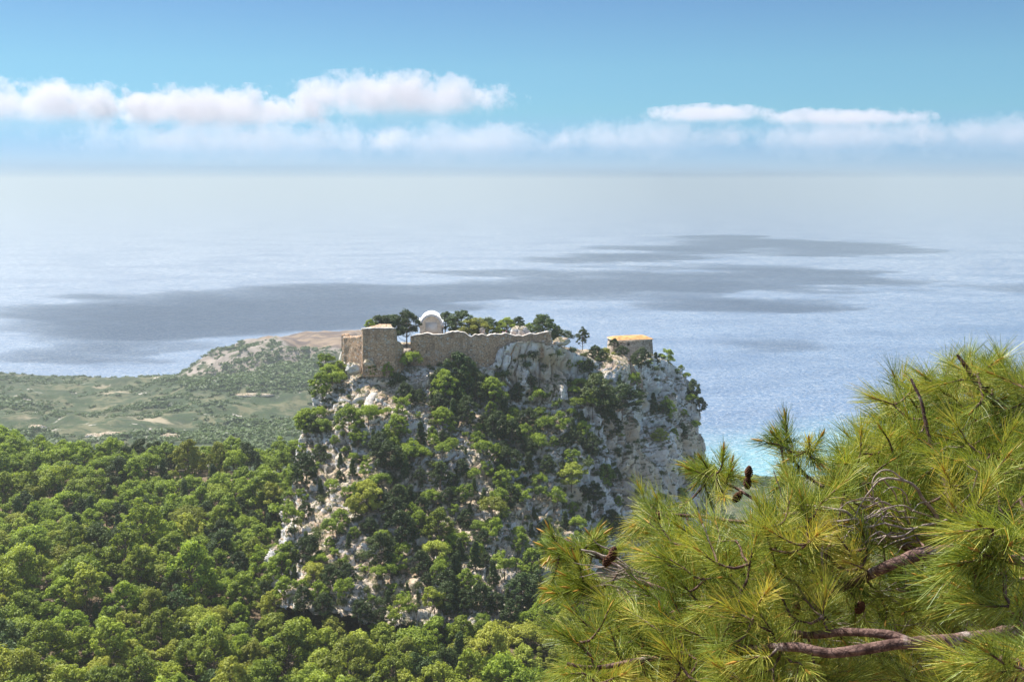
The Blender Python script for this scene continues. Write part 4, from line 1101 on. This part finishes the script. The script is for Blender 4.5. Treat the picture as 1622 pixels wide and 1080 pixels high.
for layer, (dy, dmin, nt_) in enumerate(((0.0, 30, 4200), (0.18, 27, 4200), (0.38, 27, 3600), (0.7, 28, 3000), (1.0, 25, 3000), (1.3, 27, 2400))):
    acc = []
    for _ in range(nt_):
        px, py = rg.uniform(870, 1650), rg.uniform(545, 1095)
        if layer > 3 and (py < 700 or px < 1000 or not inpoly(px - 30, py - 40)): continue
        if not inpoly(px, py): continue
        if layer < 3:
            if ((px - 1400) / 115) ** 2 + ((py - 945) / 42) ** 2 < 1 and rg.random() < .85: continue
            if ((px - 1440) / 200) ** 2 + ((py - 1025) / 48) ** 2 < 1: continue
            if ((px - 1450) / 85) ** 2 + ((py - 892) / 40) ** 2 < 1: continue
            if ((px - 1400) / 130) ** 2 + ((py - 800) / 55) ** 2 < 1 and rg.random() < (.85 if layer == 0 else .4): continue
            if ((px - 1550) / 70) ** 2 + ((py - 1005) / 40) ** 2 < 1 and rg.random() < .9: continue
        dm = dmin * (0.78 if py < 760 else 0.95)
        if any((a - px) ** 2 + (b - py) ** 2 < dm * dm for a, b in acc): continue
        acc.append((px, py)); Y = ybase(px, py) + dy + rg.normal() * 0.05
        shoots.append((P(px, py, Y), None, rg.uniform(0.85, 1.15), None))
    print('layer', layer, len(acc))
def cluster(px, py, Y, sx_, sy_, n, sc=1.0):
    for _ in range(n):
        shoots.append((P(px + rg.normal() * sx_, py + rg.normal() * sy_, Y + rg.normal() * 0.06), None, sc * rg.uniform(.85, 1.1), None))
cluster(922, 868, 3.35, 24, 8, 20, .58); cluster(894, 866, 3.4, 11, 7, 9, .58); cluster(920, 932, 3.2, 20, 12, 18, .7); cluster(1150, 760, 3.6, 22, 10, 13, .75); cluster(1120, 745, 3.6, 10, 6, 4, .7)
cluster(1050, 815, 3.45, 18, 14, 16, .85); cluster(1236, 703, 3.3, 12, 8, 5, .75); cluster(1275, 715, 3.3, 16, 6, 5, .7); cluster(1255, 745, 3.3, 14, 8, 5, .8)
cluster(1560, 885, 2.0, 26, 30, 14, .95); cluster(1605, 1050, 2.15, 24, 20, 10, .9); cluster(1580, 930, 2.05, 20, 20, 7, .9)
B = np.array([s[0] for s in shoots])
# connect shoots: nearest among branch nodes and shoots already connected
dist = np.sqrt(((B[:, None] - nodes[None]) ** 2).sum(-1)); order = np.argsort(dist.min(1))
done_p = list(nodes); done_id = list(nid); twigs = brobj; ndl = {k_: [] for k_ in bparts}; buds = {k_: MB() for k_ in bparts}
dp = np.array(done_p); 
for si in order:
    b = B[si]; dd = np.sqrt(((dp - b) ** 2).sum(1)); j = int(dd.argmin()); a = dp[j]; bi = done_id[j]; k_ = bparts[bi]
    g = b - a; Lg = np.linalg.norm(g) + 1e-6
    out = np.array((-0.35, -0.15, 0.25))
    d = nrm(g / Lg * 0.75 + out + rg.normal(size=3) * 0.33)
    if b[1] < 2.35: d = nrm(np.array((-0.9, -0.1, 0.15)) + rg.normal(size=3) * 0.45)
    mid = (a + b) / 2 + np.array((0, 0, -0.12)) * Lg + rg.normal(size=3) * 0.04 * Lg
    tube(twigs[k_], spline([a, mid, b, b + d * 0.07 * shoots[si][2]], 7) - FO, np.linspace(0.0042, 0.0022, 7) * (1 + 1.5 * min(Lg, .6)), 5, cap=False)
    dp = np.concatenate([dp, b[None]]); done_id.append(bi)
    ndl[k_].append((b, d, shoots[si][2]))
    tube(buds[k_], np.array([b + d * 0.06, b + d * 0.072, b + d * 0.085, b + d * 0.1]) - FO, [0.0025, 0.0042, 0.003, 0.0006], 5, 0.97, cap=False)
tot = 0
for k_ in bparts:
    bo = brobj[k_].build('branch', M['branch'], fore, smooth=True)
    if not ndl[k_]: continue
    nb_ = buds[k_]; b = np.array([q[0] for q in ndl[k_]]); d = np.array([q[1] for q in ndl[k_]]); s = np.array([q[2] for q in ndl[k_]])
    K = 150; n = len(b); tot += n * K
    t = rg.random((n, K)); d_ = np.repeat(d[:, None], K, 1)
    r_ = rg.normal(size=(n, K, 3)); r_ = nrm(r_ - (r_ * d_).sum(-1, keepdims=True) * d_)
    th = np.radians(68 - 50 * t ** 0.8 + rg.normal(size=(n, K)) * 8)[..., None]
    nd = nrm(d_ * np.cos(th) + r_ * np.sin(th))
    base = b[:, None] + d_ * (-0.05 + 0.13 * t[..., None]) * s[:, None, None]
    ln_ = (rg.uniform(0.055, 0.110, (n, K)) * s[:, None])[..., None]
    bend = nrm(nd + d_ * 0.22 + np.array((0, 0, -0.10)) + rg.normal(size=(n, K, 3)) * 0.07)
    p1 = base + nd * ln_ * 0.5; p2 = p1 + bend * ln_ * 0.5
    w = nrm(np.cross(nd, rg.normal(size=(n, K, 3)))) 
    w0, w1, w2 = 0.00064, 0.00066, 0.00028
    v = np.stack([base - w * w0, base + w * w0, p1 - w * w1, p1 + w * w1, p2 - w * w2, p2 + w * w2], 2) - FO
    off = (np.arange(n * K) * 6)[:, None]
    f = np.concatenate([off + [0, 1, 3, 2], off + [2, 3, 5, 4]])
    shade = np.clip(rg.normal(size=(n, 1)) * 0.13 + rg.normal(size=(n, K)) * 0.13 + 0.50, 0, 0.86) + 0.06 * (t - .5)
    dead = rg.random((n, K)) < 0.03; tn = np.clip(np.where(dead, 0.95, shade), 0, 0.99)
    nb_.add(v.reshape(-1, 3), f, np.repeat(tn.ravel(), 6)); nb_.build('needles', M['needle'], bo)
print('shoots', len(shoots), 'needles', tot, time.time() - T0)
# dead curly twigs
def curl(pl, r0=0.004, r1=0.0015, n=30):
    pts = spline(np.array([P(*q) for q in pl]), n); pts += (np.stack([fbm(pts * 18, 2, 80 + j) for j in range(3)], 1) - 0.5) * 0.02
    mb = MB(); tube(mb, pts - FO, np.linspace(r0, r1, n), 6, cap=False); mb.build('dead_twig', M['twig'], fore, smooth=True)
curl([(1375,845,3.0),(1345,812,2.95),(1290,802,2.95),(1245,790,2.95),(1225,745,2.95)], .006)
curl([(1490,825,3.0),(1465,790,2.98),(1440,762,2.95),(1400,758,2.92),(1375,780,2.92),(1350,822,2.9)], .006)
curl([(1440,762,2.95),(1405,745,2.92),(1380,760,2.9),(1385,800,2.9)], .003)
curl([(1508,810,3.0),(1540,780,2.98),(1550,750,2.95),(1530,740,2.95)], .0035); curl([(1515,812,3.0),(1545,800,2.95),(1568,803,2.95),(1572,815,2.95)], .003)
curl([(1360,818,2.95),(1310,830,2.9),(1275,845,2.9),(1268,870,2.9)], .004); curl([(1330,840,2.95),(1300,856,2.9),(1303,900,2.88),(1310,925,2.88)], .005)
curl([(1500,822,3.0),(1450,835,2.95),(1400,830,2.92),(1350,835,2.9),(1300,828,2.88)], .004); curl([(1450,835,2.95),(1420,850,2.9),(1390,842,2.88),(1370,862,2.88)], .003)
for k in range(26):
    x0, y0 = rg.uniform(1340, 1500), rg.uniform(790, 860); a = rg.uniform(2.3, 4.2); l = rg.uniform(40, 110)
    x1, y1 = x0 + math.cos(a) * l * .5, y0 + math.sin(a) * l * .35 - 12; x2, y2 = x0 + math.cos(a) * l, y0 + math.sin(a) * l * .5 + 5
    curl([(x0, y0, 3.0), (x1, y1, 2.94), (x2, y2, 2.9)], .0028, .001, 14)
for k in range(22):                       # bare twigs at the left sprays
    x0, y0 = rg.uniform(960, 1050), rg.uniform(905, 955); l = rg.uniform(30, 85); a = rg.uniform(-0.5, 0.35)
    curl([(x0, y0, 3.15), (x0 - l * .5, y0 - l * .5 * math.sin(a) - 6, 3.12), (x0 - l * math.cos(a), y0 - l * math.sin(a), 3.1)], .0028, .001, 12)
curl([(1015,925,3.1),(985,895,3.1),(955,880,3.1),(918,872,3.1)], .007, .003); curl([(1000,905,3.1),(975,880,3.1),(950,860,3.1),(938,850,3.1)], .004)
for k in range(34):                       # shaded bare inner twigs
    x0, y0 = rg.uniform(1330, 1600), rg.uniform(890, 1090); a = rg.uniform(-2.6, 2.6); l = rg.uniform(50, 150)
    curl([(x0, y0, 3.3), (x0 - math.cos(a) * l * .5, y0 + math.sin(a) * l * .5 + 8, 3.28), (x0 - math.cos(a) * l, y0 + math.sin(a) * l, 3.25)], .003, .001, 14)
# cones
def cone(px, py, Y, L_=0.048, ax=(-0.3, -0.2, 0.8)):
    p = P(px, py, Y) - FO; ax = nrm(np.array(ax, float)); n = 15; mb = MB()
    a_ = nrm(np.cross(ax, (0.3, 1, 0.2))); b_ = np.cross(ax, a_)
    for i in range(75):
        t = (i + .5) / 75; an = i * 2.39996; r = L_ * 0.30 * math.sin(math.pi * min(1, t * .82 + .13)) ** .8
        c = p + ax * (t - .5) * L_; o = a_ * math.cos(an) + b_ * math.sin(an); tg = np.cross(ax, o); s = L_ * 0.10
        v = [c + o * r * .3 - tg * s * .5, c + o * r * .3 + tg * s * .5, c + o * r * 1.0 + tg * s * .75 + ax * s * .2, c + o * r * 1.0 - tg * s * .75 + ax * s * .2,
             c + o * r * .3 - tg * s * .3 + ax * s * .9, c + o * r * .3 + tg * s * .3 + ax * s * .9, c + o * r * 1.05 + tg * s * .6 + ax * s * .7, c + o * r * 1.05 - tg * s * .6 + ax * s * .7]
        mb.add(v, [(0, 3, 2, 1), (4, 5, 6, 7), (0, 1, 5, 4), (1, 2, 6, 5), (2, 3, 7, 6), (3, 0, 4, 7)])
    mb.build('cone', M['cone'], fore)
for c in ((971,877,3.08),(963,887,3.1),(1186,748,3.5),(1184,765,3.5),(1168,787,3.5),(1040,818,3.3),(1260,965,2.9),(1362,962,2.95)):
    cone(*c, ax=(rg.normal() * .5, -.2, .7 + rg.normal() * .3))
print('done', time.time() - T0)
